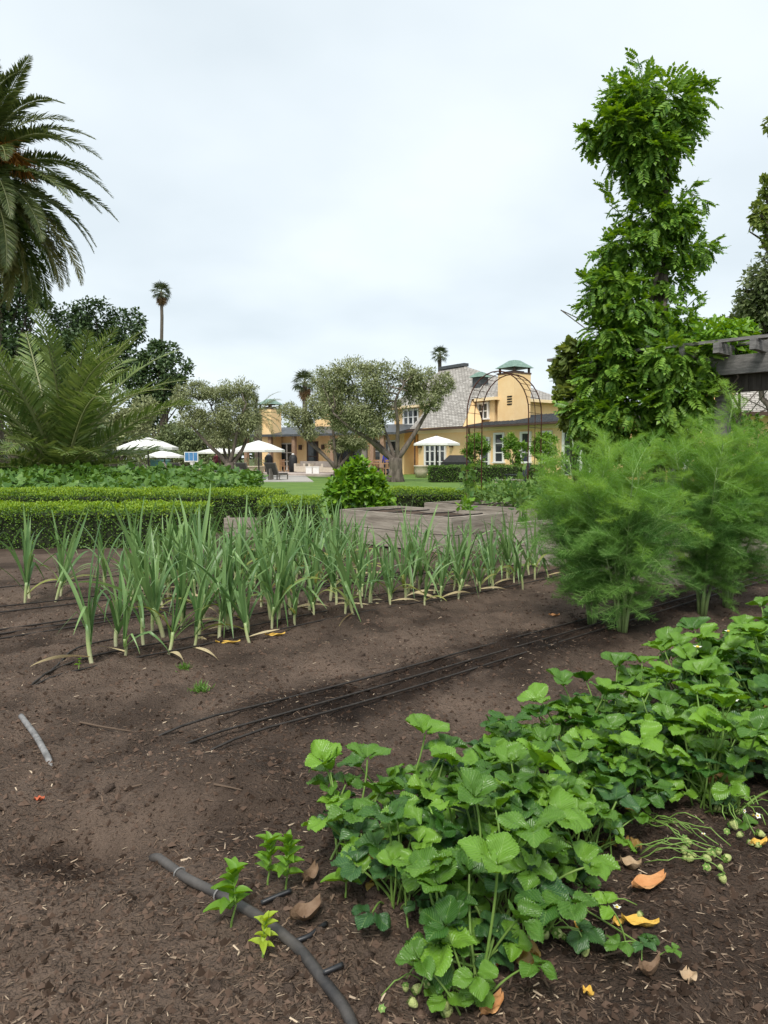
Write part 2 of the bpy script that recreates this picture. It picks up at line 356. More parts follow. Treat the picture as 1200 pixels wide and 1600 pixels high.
wetten(sm, soil, X, Y)
gl = mat('lawn_grass', (.075, .15, .022), (.15, .24, .045), .9, .9, bump=.8, bscale=14)
V = [[-40, 14.4, -.03], [40, 14.4, -.03], [90, 130, -.03], [-90, 130, -.03], [-40, 14.4, -.3], [40, 14.4, -.3]]
tag(link('lawn', MB().add(V, [[0, 1, 2, 3], [4, 5, 1, 0]]).mesh('lawn', gl)), kind='structure')

# ------------------------------------------------------------------ foliage helpers
def frames(d, n):
    x = nrm(d); z = nrm(n - (n * x).sum(-1, keepdims=True) * x); y = np.cross(z, x)
    return np.stack([x, y, z], -1)                      # columns
def scatter(mb, pos, d, n, size, T, TF, slot=0):
    pos = np.asarray(pos, float); N = len(pos)
    if N == 0: return mb
    Fm = frames(d, n); size = np.broadcast_to(size, (N,))
    V = pos[:, None] + np.einsum('nij,kj->nki', Fm, T) * size[:, None, None]
    Fs = TF[None] + (np.arange(N) * len(T))[:, None, None]
    return mb.add(V.reshape(-1, 3), Fs.reshape(-1, TF.shape[1]), slot=slot)
def leaf_t(w=.25, fold=.1, droop=.12):
    return A([0, 0, 0], [.45, w, fold], [1, 0, -droop], [.45, -w, fold], [.5, 0, 0]), np.array([[0, 4, 1], [4, 2, 1], [0, 3, 4], [3, 2, 4]])
T_DIAMOND = leaf_t(.26); T_NARROW = leaf_t(.11, .03, .05); T_OVAL = leaf_t(.33, .08, .08)
def broad_t():
    a = np.linspace(-2.5, 2.5, 11); r = np.array([.55, .42, .62, .5, .72, .62, .72, .5, .62, .42, .55])
    r = np.where(np.arange(11) % 2 == 0, r, r * .86); r[5] = .9
    rim = np.stack([.25 + r * np.cos(a) * .8, r * np.sin(a) * .8, .12 - .16 * np.abs(np.sin(a))], 1)
    return np.vstack([[[.12, 0, 0]], rim]), np.array([[0, i + 1, i + 2] for i in range(10)])
T_BROAD = broad_t()
def compound_t(pairs=5):
    V, F = [], []; t, f = leaf_t(.30, .06, .15); k = 0
    ax = [(i + 1) / (pairs + 1) for i in range(pairs)]
    for x in ax:
        for s in (-1, 1):
            an = s * R(62); c, q = math.cos(an), math.sin(an); L = .36 * (1 - .35 * abs(x - .5))
            v = t * L; v = np.stack([v[:, 0] * c - v[:, 1] * q, v[:, 0] * q + v[:, 1] * c, v[:, 2] - .25 * L * t[:, 0]], 1)
            V.append(v + [x * .8, 0, -.35 * x * x]); F.append(f + k); k += len(t)
    V.append(t * .34 + [.78, 0, -.3]); F.append(f + k); k += len(t)
    V.append(A([0, .006, 0], [0, -.006, 0], [.4, 0, -.055], [.8, 0, -.32])); F.append(np.array([[k, k + 1, k + 2], [k, k + 2, k + 3]]))
    return np.vstack(V), np.vstack(F)
T_COMP = compound_t()
def rand_dirs(n): return nrm(rng.normal(size=(n, 3)))
def clumps(lobes, n, sub=14, tight=.26, shell=.5):
    """points spread through sub-clumps of ellipsoidal lobes [(centre, (rx,ry,rz))]; returns points and outward directions"""
    w = np.array([np.prod(r) ** (2 / 3) for _, r in lobes]); w = w / w.sum(); P_, O_ = [], []
    for (c, r), q in zip(lobes, w):
        m = max(int(n * q), 8); k = max(int(sub), 3); c = np.array(c); r = np.array(r)
        cc = rand_dirs(k) * (shell + (1 - shell) * rng.random((k, 1)) ** .6) * .86
        i = rng.integers(0, k, m); sz = rng.uniform(.6, 1.25, k)[i][:, None]
        q_ = cc[i] + rand_dirs(m) * rng.random((m, 1)) ** .45 * tight * sz * 1.5
        P_.append(c + q_ * r); O_.append(nrm(q_ * .6 + (q_ - cc[i]) * 1.2) )
    return np.vstack(P_), np.vstack(O_)
def leaves(mb, pts, out, size, T, jit=.7, droop=.25, up=.9, slot=0):
    n = len(pts); d = out + rng.normal(size=(n, 3)) * jit + A(0, 0, -droop); nn = A(0, 0, up) + out * .7 + rng.normal(size=(n, 3)) * .45
    return scatter(mb, pts, d, nn, size * rng.uniform(.7, 1.25, n), *T, slot=slot)
def curve(a, b, sag=0, n=7, wob=0.0):
    a, b = np.array(a, float), np.array(b, float); t = np.linspace(0, 1, n)[:, None]
    p = a + (b - a) * t; L = np.linalg.norm(b - a)
    p[:, 2] += sag * 4 * (t * (1 - t))[:, 0]
    if wob: p[1:-1] += rng.normal(size=(n - 2, 3)) * wob * L
    return p
def tree(name, base, lobes, n, leaf, T, lmat, bmat, label, cat='tree', r0=.3, fork=.35, size=.2, sub=14, tight=.26, shell=.5, group=None, droop=.25, jit=.7, twigs=3):
    base = np.array(base, float); root = thing(name, base, label, cat, group)
    top = np.mean([c for c, _ in lobes], axis=0); f = base + (top - base) * A(.35, .35, fork)
    f[2] = base[2] + (min(c[2] for c, _ in lobes) - base[2]) * fork + .2
    mb = MB(); tp = curve(base - [0, 0, .2], f, 0, 6, .03)
    mb.tube(tp, np.linspace(r0 * 1.25, r0 * .85, 6), 9)
    for c, r in lobes:
        c = np.array(c); k = np.linalg.norm(c - f); rr = r0 * rng.uniform(.35, .6)
        limb = curve(f + rng.normal(size=3) * r0 * .25, c, -.04 * k, 8, .035); mb.tube(limb, np.linspace(rr, rr * .28, 8), 6)
        for _ in range(twigs):
            s = limb[rng.integers(3, 7)]; e = c + rand_dirs(1)[0] * np.array(r) * .75
            mb.tube(curve(s, e, .02, 5, .06), np.linspace(rr * .35, rr * .08, 5), 4)
    part('trunk', mb, bmat, root, True)
    pts, out = clumps(lobes, n, sub, tight, shell)
    part('crown', leaves(MB(), pts, out, size, T, jit, droop), lmat, root)
    return root
def lobes_px(spec, d, depth=1.0, jit=.6):
    """lobe list from (px, py, rx, ry): centres at distance d, as deep as wide"""
    L = []
    for px, py, rx, ry in spec:
        dd = d + rng.uniform(-jit, jit) * rx / FPX * d
        L.append((P(px, py, dd), (rx / FPX * d, rx / FPX * d * depth, ry / FPX * d)))
    return L

# ================================================================== the house
HC = A(2.6, 55.0); HA = A(.567, -.823); HB = A(-.823, -.567)        # corner, along the garden wing, outward
def H(s, t, z=0): q = HC + HA * s + HB * t; return A(q[0], q[1], z)
A3, B3 = A(*HA, 0), A(*HB, 0)
house = thing('house', H(0, 0, 0), 'large ochre stucco house with pale shingle roof and green copper chimneys', 'house')
def hbox(mb, s0, s1, t0, t1, z0, z1, slot=0):
    return mb.box(H((s0 + s1) / 2, (t0 + t1) / 2, (z0 + z1) / 2), (s1 - s0, abs(t1 - t0), z1 - z0), A3, B3, slot)
wm = MB(); hbox(wm, -5.7, 6.2, -8.7, -1.8, -.2, 5.35); part('wall', wm, M['stucco'], house)
wm = MB(); hbox(wm, -.05, 17.5, -6, 0, -.2, 3.25); part('wall', wm, M['stucco'], house)
wm = MB(); hbox(wm, -.05, 17.5, 0.002, .10, 2.98, 3.22); part('cornice', wm, M['stucco_trim'], house)
# shingle roofs with their own UV in metres
def roof_faces(name, quads, m, root, level2=None):
    mb = MB(); uv = []
    for q in quads:
        q = [np.array(v, float) for v in q]; e = nrm(q[1] - q[0]); nn = nrm(np.cross(q[1] - q[0], q[-1] - q[0])); f = np.cross(nn, e)
        mb.add(q, [list(range(len(q)))]); uv += [[(v - q[0]) @ e, (v - q[0]) @ f] for v in q]
    me = mb.mesh(name, m, False, root.location, uv); return link(name, me, level2 or root)
e0, e1, t0, t1, ez = -6.2, 6.7, -1.4, -9.2, 5.35
ra, rb = H(-3.4, -5, 8.45), H(-.8, -5, 8.45); c0, c1, c2, c3 = H(e0, t0, ez), H(e1, t0, ez), H(e1, t1, ez), H(e0, t1, ez)
mroof = roof_faces('roof', [[c0, c1, rb, ra], [c1, c2, rb], [c2, c3, ra, rb], [c3, c0, ra]], M['slate'], house)
pm = MB(); hbox(pm, -3.7, -.5, -5.25, -4.75, 8.38, 8.62); part('ridge_cap', pm, M['metal_roof'], house, level2=mroof)
for a_, b_ in ((c0 - A(0, 0, .1), H(-.5, t0, ez - .1)), (H(4.6, t0, ez - .1), c1 - A(0, 0, .1)), (c1 - A(0, 0, .1), c2 - A(0, 0, .1))): part('eave_board', MB().bar(a_, b_, .16, .2), M['stucco_trim'], house, level2=mroof)
prof = [(-2.9, 6.70), (-2.1, 6.02), (-1.3, 5.30), (-.35, 4.30), (.66, 3.36)]; tops = [(-.6, 3.0), (-.5, 3.7), (-.4, 4.4), (-.3, 5.1), (-.3, 5.75)]
roof_faces('sweeping_roof', [[H(tops[i + 1][0], prof[i + 1][0], prof[i + 1][1]), H(tops[i + 1][1], prof[i + 1][0], prof[i + 1][1]), H(tops[i][1], prof[i][0], prof[i][1]), H(tops[i][0], prof[i][0], prof[i][1])] for i in range(4)], M['slate'], house)
# side cheek closing the sweep
sk = MB(); sk.add([H(tops[i][1] - .05, prof[i][0], prof[i][1] - .03) for i in range(5)] + [H(5.7, -1.3, 3.2), H(3.0, -2.9, 3.2)], [[0, 1, 2, 3, 4, 5, 6]]); part('roof_cheek', sk, M['stucco'], house)
# low dark roof of the garden wing with standing seams
wr = MB(); wr.add([H(5.4, .65, 3.30), H(18, .65, 3.30), H(18, -5.5, 4.25), H(5.4, -5.5, 4.25), H(5.4, .65, 3.22), H(18, .65, 3.22), H(18, -5.5, 3.3), H(5.4, -5.5, 3.3)],
   [[0, 1, 2, 3], [4, 5, 1, 0], [5, 6, 2, 1], [7, 4, 0, 3]])
wing_roof = part('wing_roof', wr, M['metal_roof'], house)
for i in range(31):
    s_ = 5.6 + i * .41; part('seam', MB().bar(H(s_, .66, 3.33), H(s_, -5.4, 4.27), .05, .06), M['metal_roof'], house, level2=wing_roof)
part('gutter', MB().bar(H(-.6, .70, 3.26), H(18, .70, 3.26), .12, .12), M['gutter'], house)
for s_ in (-.35, 5.75): part('downpipe', MB().tube([H(s_, .12, 3.2), H(s_, .12, 0)], .06, 6), M['gutter'], house)
def opening(s0, s1, z0, z1, t_, leafs, rows, blind=False, lintel=False):
    """a window or French door: frame, glass panes and white bars standing proud of the wall"""
    f = MB(); fw = .09
    for a_, b_ in ((s0 - fw, s0), (s1, s1 + fw)): hbox(f, a_, b_, t_ + .004, t_ + .13, z0, z1 + fw)
    hbox(f, s0, s1, t_ + .004, t_ + .125, z1, z1 + fw)
    if z0 > .4: hbox(f, s0 - .15, s1 + .15, t_ + .006, t_ + .2, z0 - .08, z0 - .002)
    w = part('french_door' if z0 < .4 else 'window', f, M['white'], house)
    st = (s1 - s0) / leafs
    for i in range(leafs):
        for j in range(rows):
            za, zb = z0 + (z1 - z0) * j / rows, z0 + (z1 - z0) * (j + 1) / rows
            part('pane', hbox(MB(), s0 + i * st + .06, s0 + (i + 1) * st - .06, t_ + .01, t_ + .05, za + .03, zb - .03), M['glass'], house, level2=w)
    b = MB()
    for i in range(leafs + 1):
        hbox(b, max(s0, s0 + i * st - .075), min(s1, s0 + i * st + .075), t_ + .008, t_ + .11, z0, z1)
    for j in range(rows + 1):
        hbox(b, s0, s1, t_ + .012, t_ + .085, max(z0, z0 + (z1 - z0) * j / rows - .035), min(z1, z0 + (z1 - z0) * j / rows + .035))
    part('glazing_bar', b, M['white'], house, level2=w)
    return w
opening(.85, 3.15, .2, 2.45, 0, 4, 3); opening(6.95, 7.7, .2, 2.5, 0, 1, 3); opening(8.25, 9.05, .95, 2.75, 0, 1, 3)
opening(10.65, 11.4, .95, 2.75, 0, 1, 3); opening(12.4, 13.1, .95, 2.75, 0, 1, 3); opening(14.1, 16.1, .2, 2.75, 0, 3, 3)
opening(4.6, 5.6, 3.95, 5.0, -1.8, 2, 2); opening(-4.3, -2.4, 3.35, 5.0, -1.8, 3, 3)
for s_ in (.3, 3.9): part('wall_lantern', MB().box(H(s_, .16, 2.15), (.22, .2, .4), A3, B3), M['gutter'], house)
def chimney(c, w, z0, z1, capmat, axA=A3, axB=B3):
    st = part('chimney', MB().box((c[0], c[1], (z0 + z1) / 2), (w, w, z1 - z0), axA, axB), M['stucco'], house)
    lg = MB()
    for i in (-1, 1):
        for j in (-1, 1): lg.box(np.array([c[0], c[1], z1 + .2]) + axA * i * w * .44 + axB * j * w * .44, (.12, .12, .4), axA, axB)
    lg.box((c[0], c[1], z1 + .1), (w * .6, w * .6, .196), axA, axB); lg.box((c[0], c[1], z1 + .03), (w * 1.04, w * 1.04, .1), axA, axB)
    part('cap_frame', lg, M['gutter'], house, level2=st)
    k = w * .60; q = [np.array([c[0], c[1], z1 + .40]) + axA * i * k + axB * j * k for i, j in ((-1, -1), (1, -1), (1, 1), (-1, 1))]
    q2 = [np.array([c[0], c[1], z1 + .4 + w * .34]) + axA * i * k * .28 + axB * j * k * .28 for i, j in ((-1, -1), (1, -1), (1, 1), (-1, 1))]
    part('copper_cap', MB().add(q + q2, [[3, 2, 1, 0], [4, 5, 6, 7], [0, 1, 5, 4], [1, 2, 6, 5], [2, 3, 7, 6], [3, 0, 4, 7]]), capmat, house, level2=st)
    return st
ch = chimney(H(7.35, -2.5), 1.55, 3, 6.85, M['copper'])
lv = MB()
for k in range(4): hbox(lv, 7.5, 7.95, -1.74, -1.70, 4.75 + k * .17, 4.84 + k * .17)
part('louvre', lv, M['dark'], house, level2=ch)
vent = part('roof_vent', hbox(MB(), 3.2, 4.0, -3.2, -2.4, 5.4, 7.0), M['metal_roof'], house)
q = H(3.6, -2.8, 7.0); part('copper_cap', MB().lathe(q, [(.85, 0), (.3, .35), (.05, .42)], 4), M['copper'], house, level2=vent)
# patio side: lower wing running away to the left, with its porch
LA = nrm(A(-11.0, 6.6)); LB = A(-LA[1], LA[0])
if LB[1] > 0: LB = -LB
LO = A(-1.9, 58.2)
def HL(s, t, z=0): q = LO + LA * s + LB * t; return A(q[0], q[1], z)
LA3, LB3 = A(*LA, 0), A(*LB, 0)
def lbox(mb, s0, s1, t0, t1, z0, z1): return mb.box(HL((s0 + s1) / 2, (t0 + t1) / 2, (z0 + z1) / 2), (s1 - s0, t1 - t0, z1 - z0), LA3, LB3)
part('patio_wall', lbox(MB(), -4, 9.4, -5, 0, -.2, 3.3), M['stucco'], house)
pr = MB(); pr.add([HL(-4.5, 1.9, 3.12), HL(10.8, 1.9, 3.12), HL(10.8, -3, 3.95), HL(-4.5, -3, 3.95), HL(-4.5, 1.9, 2.95), HL(10.8, 1.9, 2.95), HL(10.8, -3, 3.45), HL(-4.5, -3, 3.45)],
   [[0, 1, 2, 3][::-1], [4, 5, 1, 0][::-1], [5, 6, 2, 1][::-1], [4, 5, 6, 7], [7, 4, 0, 3][::-1]])
part('porch_roof', pr, M['metal_roof'], house)
part('upper_wall', lbox(MB(), 5.0, 7.0, -6, -3.6, 3.3, 4.6), M['stucco'], house)
for s_ in (-3.2, -2.3, 1.4, 5.15, 7.6, 10.2): part('porch_post', lbox(MB(), s_, s_ + .3, 1.4, 1.7, .1, 2.97), M['porch_post'], house)
def lopen(s0, s1, z0, z1, leafs, rows, dark=False):
    w = part('french_door', lbox(MB(), s0 - .08, s1 + .08, .004, .05, z0, z1 + .08), M['white' if not dark else 'gutter'], house); st = (s1 - s0) / leafs
    for i in range(leafs):
        for j in range(rows):
            h = (z1 - z0) / rows; part('pane', lbox(MB(), s0 + i * st + .08, s0 + (i + 1) * st - .08, .03, .07, z0 + j * h + .04, z0 + (j + 1) * h - .04), M['glass'], house, level2=w)
lopen(-3.4, -1.2, .2, 2.5, 3, 3); lopen(-.3, 2.7, .2, 2.6, 3, 1, True); lopen(4.1, 5.1, .2, 2.5, 1, 2, True); lopen(6.6, 7.9, .2, 2.4, 2, 3)
for s_ in (5.7, 3.4): part('wall_lantern', lbox(MB(), s_, s_ + .22, .01, .2, 1.9, 2.3), M['gutter'], house)
chimney(HL(8.3, .9), 1.3, 0, 5.25, M['copper'], LA3, LB3); chimney(HL(5.1, -3.5), 1.3, 3, 6.2, M['copper'], LA3, LB3)
# terrace
tp = MB(); tp.add([HL(-3.5, 9, .13), HL(22, 9, .13), HL(22, -1, .13), HL(-3.5, -1, .13), HL(-3.5, 9, -.2), HL(22, 9, -.2)], [[0, 1, 2, 3][::-1], [4, 5, 1, 0][::-1]])
tag(link('terrace', tp.mesh('terrace', M['paving'])), kind='structure')
tp = MB(); tp.add([[-26, 37.5, .02], [-3.6, 37.5, .02], [-5.5, 51, .02], [-30, 51, .02], [-26, 37.5, -.3], [-3.6, 37.5, -.3], [-5.5, 51, -.3]], [[0, 1, 2, 3], [4, 5, 1, 0], [5, 6, 2, 1]])
tag(link('pool_deck', tp.mesh('pool_deck', mat('pool_deck_stone', (.36, .34, .31), (.46, .43, .39), .8, .8))), kind='structure')

# second building far right, seen under the pergola beam
cott = thing('cottage', A(17.5, 36, 0), 'ochre wing with broad pale shingle roof behind the pergola', 'house')
ca, cbv = nrm(A(1, -.35, 0)), nrm(A(.35, 1, 0)); CO = A(15.2, 37, 0)
def K(s, t, z): return CO + ca * s + cbv * t + A(0, 0, z)
part('wall', MB().box(K(7, 4, 1.6), (14, 8, 3.6), ca, cbv), M['stucco'], cott)
part('upper_wall', MB().box(K(1.2, 4, 4.2), (2.2, 4, 2.2), ca, cbv), M['stucco'], cott)
cr = roof_faces('roof', [[K(1.6, -.9, 3.35), K(15, -.9, 3.35), K(13, 4, 7.2), K(3.6, 4, 7.2)]], M['slate'], cott)
part('eave_board', MB().bar(K(1.6, -.95, 3.28), K(15, -.95, 3.28), .15, .2), M['gutter'], cott, level2=cr)
part('white_post', MB().box(K(-.1, -.4, 2.4), (.25, .25, 4.8), ca, cbv), M['white'], cott)
wdw = part('window', MB().box(K(9, -.03, 1.7), (1.6, .06, 1.4), ca, cbv), M['white'], cott)
for i in (-1, 1): part('pane', MB().box(K(9 + i * .38, -.07, 1.7), (.66, .04, 1.2), ca, cbv), M['glass'], cott, level2=wdw)

# ================================================================== terrace and lawn furniture
def umbrella(px, apex, edge, half, d, label, tilt=0):
    a = P(px, apex, d); r = half / FPX * d; ze = P(px, edge, d)[2]; root = thing('patio_umbrella', (a[0], d, 0), label, 'umbrella', 'white patio umbrellas')
    n = 8; an = np.linspace(0, 2 * np.pi, n, endpoint=False) + .39; mb = MB(); V = [[a[0], d, a[2]]]
    for q, zz in ((.5, a[2] - (a[2] - ze) * .42), (1, ze), (1.0, ze - .14)):
        V += [[a[0] + r * q * math.cos(t), d + r * q * math.sin(t), zz] for t in an]
    F3 = [[0, 1 + i, 1 + (i + 1) % n] for i in range(n)]; F4 = [[1 + k * n + i, 1 + (k + 1) * n + i, 1 + (k + 1) * n + (i + 1) % n, 1 + k * n + (i + 1) % n] for k in (0, 1) for i in range(n)]
    part('canopy', mb.add(V, F3, F4), M['canvas'], root)
    pl = part('pole', MB().tube([[a[0], d, 0], [a[0], d, a[2] + .06]], .045, 8), M['pole'], root)
    for t in an: part('rib', MB().bar([a[0], d, a[2] - .1], [a[0] + r * .96 * math.cos(t), d + r * .96 * math.sin(t), ze - .02], .03, .03), M['pole'], root)
    part('base', MB().lathe((a[0], d, .02), [(.38, 0), (.38, .08), (.08, .14)], 12), M['pole'], root)
umbrella(231, 683, 699, 46, 40.5, 'large white umbrella left of the basketball hoop')
umbrella(257, 703, 712, 29, 50, 'smaller white umbrella behind the large left one')
umbrella(404, 688, 703, 42, 47, 'white umbrella right of the left olive tree')
umbrella(342, 699, 706, 34, 56, 'white umbrella half hidden behind the left olive trunk')
umbrella(682, 681, 693, 38, 49.5, 'white umbrella in front of the white French doors')
def lounger(px, py_base, d, rz, label, dark):
    p = P(px, py_base, d); p[2] = .02; root = thing('sun_lounger', p, label, 'lounger', 'loungers by the pool', rz)
    fr = MB()
    for y in (-.31, .31): fr.box((.55, y, .27), (1.35, .05, .06))
    fm = M['teak'] if dark else M['cushion']
    part('frame', fr, M['teak'], root, world=False)
    for x in (.0, 1.15):
        for y in (-.31, .31): part('leg', MB().box((x, y, .12), (.06, .05, .24)), M['teak'], root, world=False)
    part('seat', MB().box((.58, 0, .33), (1.3, .58, .06 if dark else .1)), M['sling'] if dark else M['cushion'], root, world=False)
    bk = part('backrest', MB().box((-.31, 0, .60), (.08 if not dark else .04, .6, .78), nrm(A(1, 0, .75)), A(0, 1, 0)), M['sling'] if dark else M['cushion'], root, world=False)
    for y in (-.31, .31): part('back_rail', MB().bar((-.07, y, .29), (-.56, y, .93), .05, .05), M['teak'], root, world=False, level2=bk)
    part('prop', MB().bar((-.33, 0, .03), (-.36, 0, .62), .5, .03), M['teak'], root, world=False)
lounger(383, 749, 39.5, R(75), 'dark mesh lounger just right of the olive trunk, back raised', True)
lounger(428, 749, 39.5, R(75), 'rightmost dark mesh lounger, before the porch post', True)
lounger(279, 749, 39, R(80), 'dark lounger in front of the basketball hoop base', True)
lounger(212, 747, 41, R(88), 'low dark lounger under the large left umbrella', True)
lounger(240, 749, 41, R(20), 'beige cushioned lounger beside the large umbrella pole', False)
lounger(270, 748, 45, R(20), 'beige cushioned lounger behind the dark one near the hoop', False)
# basketball hoop
p = P(301, 748, 46); p[2] = .02; hoop = thing('basketball_hoop', p, 'white portable basketball hoop with blue backboard among loungers', 'basketball hoop')
b = P(299.5, 714, 46); x0 = b[0]
part('base', MB().box((p[0], 46.3, .2), (1.1, .8, .36), taper=.75), M['white'], hoop)
part('pole', MB().tube([[p[0], 46.3, .3], [p[0], 46.25, .8], [p[0] - .03, 46.0, 1.25]], .07, 8), M['white'], hoop)
bb = part('backboard', MB().box((x0, 45.9, b[2]), (.86, .05, .62)), M['white'], hoop)
for k in (-1, 0, 1): part('panel', MB().box((x0 + k * .265, 45.87, b[2] + .02), (.235, .02, .5)), M['blue_panel'], hoop, level2=bb)
part('rim', MB().tube([[x0 + .15 + .2 * math.cos(t), 45.6 + .2 * math.sin(t), b[2] - .26] for t in np.linspace(0, 2 * np.pi, 15)], .02, 5), M['white'], hoop)
part('net', MB().lathe((x0 + .15, 45.6, b[2] - .62), [(.11, 0), (.13, .15), (.19, .35)], 10), M['canvas'], hoop)
def simple(name, mb, m, label, cat, group=None, base=(0, 0, 0), smooth=False):
    o = link(name, mb.mesh(name, m, smooth, base)); o.location = [float(v) for v in base]; return tag(o, label, cat, group)
p = P(314, 740, 52); p[2] = .05
simple('stone_bowl', MB().lathe(p, [(.35, 0), (.45, .1), (.8, .38), (.74, .4), (.4, .2)], 16), M['stone'], 'shallow pale stone bowl right of the basketball hoop', 'bowl', base=p)
def bin_(px, label):
    p = P(px, 738, 53); p[2] = .0; r_ = thing('waste_bin', p, label, 'bin', 'green bins'); part('body', MB().box(p + [0, 0, .5], (.55, .55, 1.0)), M['teal'], r_); part('lid', MB().box(p + [0, 0, 1.06], (.6, .6, .1), taper=.8), M['teal'], r_)
bin_(243, 'green bin under the left umbrellas, nearer the pole'); bin_(259, 'green bin right of its twin under left umbrellas')
# planters, heaters, furniture on the terrace
def planter(px, d, z, r, h, label, plant=True):
    p = P(px, 740, d); p[2] = z; root = thing('stone_planter', p, label, 'planter')
    part('pot', MB().lathe(p, [(r * .8, 0), (r, h * .5), (r * 1.02, h * .85), (r * 1.12, h * .9), (r * 1.12, h), (r * .95, h), (r * .9, h * .8)], 18), M['stone'], root, True)
    if plant:
        pts = p + [0, 0, h + .25] + rand_dirs(500) * rng.random((500, 1)) ** .4 * [r * 1.2, r * 1.2, .35]
        part('foliage', leaves(MB(), pts, nrm(pts - p), .14, T_NARROW), M['shrub'], root)
planter(658, 46, .0, .42, .75, 'round pale stone planter left of the far clipped hedge', False)
planter(397, 52, .1, .75, .55, 'wide stone bowl planted with a grey shrub by the porch')
def keg(px, d, label):
    p = HLp(px, d); root = thing('covered_heater', p, label, 'heater', 'black covered heaters')
    part('cover', MB().lathe(p, [(.30, 0), (.33, .5), (.32, 1.1), (.18, 1.32)], 14), M['black'], root, True)
    part('knob', MB().lathe(p + [0, 0, 1.32], [(.1, 0), (.11, .08), (.02, .13)], 8), M['white'], root)
def HLp(px, d): p = P(px, 740, d); p[2] = .13; return p
keg(420, 58, 'black cylindrical cover standing left of the first porch post'); keg(458, 56.5, 'black cylindrical cover right of the porch post')
def lantern(px, d, label):
    p = HLp(px, d); root = thing('glass_heater', p, label, 'heater')
    part('base', MB().box(p + [0, 0, .3], (.5, .5, .6)), M['white'], root); part('glass_tube', MB().lathe(p + [0, 0, .6], [(.2, 0), (.2, 1.2)], 12), M['cushion_grey'], root)
    part('hood', MB().lathe(p + [0, 0, 1.85], [(.36, 0), (.36, .06), (.2, .12)], 12), M['pole'], root)
    for i in (-1, 1):
        for j in (-1, 1): part('upright', MB().bar(p + [i * .22, j * .22, .6], p + [i * .22, j * .22, 1.85], .04), M['pole'], root)
lantern(569, 50, 'square glass patio heater behind the bright green bush')
def sofa(px, d, w, label, m, rz):
    p = HLp(px, d); root = thing('outdoor_sofa', p, label, 'sofa', None, rz)
    part('seat', MB().box((0, 0, .27), (w, .85, .4)), m, root, world=False); part('backrest', MB().box((0, .36, .65), (w, .18, .4)), M['cushion_grey'], root, world=False)
    for s_ in (-1, 1): part('armrest', MB().box((s_ * (w / 2 + .08), 0, .38), (.16, .85, .6)), m, root, world=False)
sofa(500, 54, 2.0, 'long grey cushioned sofa on the porch behind white cubes', M['cushion'], R(-20)); sofa(476, 54.5, 1.0, 'single beige armchair beside the porch sofa', M['cushion'], R(-20))
sofa(517, 52.5, .8, 'small tan armchair on terrace at the right of the white cubes', M['cushion'], R(160))
for k, px in enumerate((483, 494)):
    p = HLp(px, 51.5); m = MB(); m.box(p + [0, 0, .22], (.42, .42, .44)); m.box(p + [0, 0, .46], (.46, .46, .04))
    simple('white_cube_planter', m, M['white'], ['left white square planter box on terrace edge', 'right white square planter box on terrace edge'][k], 'planter', 'white cubes', p)
def chair(px, d, rz, label, m=None):
    p = HLp(px, d); m = m or M['teak_warm']; root = thing('wooden_chair', p, label, 'chair', 'teak dining chairs', rz)
    part('seat', MB().box((0, 0, .45), (.5, .5, .05)), m, root, world=False)
    for k in range(5): part('slat', MB().box((-.2 + k * .1, .24, .70), (.05, .03, .42)), m, root, world=False)
    part('top_rail', MB().box((0, .24, .93), (.5, .05, .07)), m, root, world=False)
    for x in (-.22, .22):
        for y in (-.22, .22): part('leg', MB().box((x, y, .21), (.05, .05, .425)), m, root, world=False)
chair(444, 58, R(150), 'warm teak chair left of the porch post'); chair(590, 46, R(20), 'warm teak chair left of the person in blue'); chair(606, 45, R(200), 'warm teak chair directly in front of the person in blue')
p = HLp(598, 45.6); tb = thing('dining_table', p, 'teak dining table behind the olive trunk', 'table'); part('tabletop', MB().box(p + [0, 0, .73], (1.5, .9, .05)), M['teak_warm'], tb)
for i in (-1, 1):
    for j in (-1, 1): part('leg', MB().box(p + [i * .65, j * .36, .35], (.07, .07, .7)), M['teak_warm'], tb)
# covered grill and folded lounge chair by the French doors
p = P(715, 740, 46); p[2] = 0; gr = thing('covered_grill', p, 'barbecue under a black cover beside the clipped hedge', 'grill')
part('cover', MB().add([p + v for v in [(-.95, -.35, 0), (.85, -.35, 0), (.85, .35, 0), (-.95, .35, 0), (-.95, -.35, .95), (.85, -.35, .95), (.85, .35, .95), (-.95, .35, .95), (-.5, -.22, 1.38), (.45, -.22, 1.38), (.45, .22, 1.38), (-.5, .22, 1.38)]],
   [[3, 2, 1, 0], [0, 1, 5, 4], [1, 2, 6, 5], [2, 3, 7, 6], [3, 0, 4, 7], [4, 5, 9, 8], [5, 6, 10, 9], [6, 7, 11, 10], [7, 4, 8, 11], [8, 9, 10, 11]]), M['black'], gr)
p = P(693, 740, 46.5); p[2] = 0; ck = thing('folding_chair', p, 'pale slatted folding chair left of the covered grill', 'chair')
for k in range(5): part('slat', MB().bar(p + [-.25 + k * .11, 0, .05], p + [.1 + k * .11, .5, 1.0], .07, .03), M['stone'], ck)
part('seat', MB().box(p + [.35, 0, .4], (.7, .5, .05)), M['stone'], ck); part('towel', MB().box(p + [.25, .42, .98], (.5, .12, .22)), M['maroon'], ck)
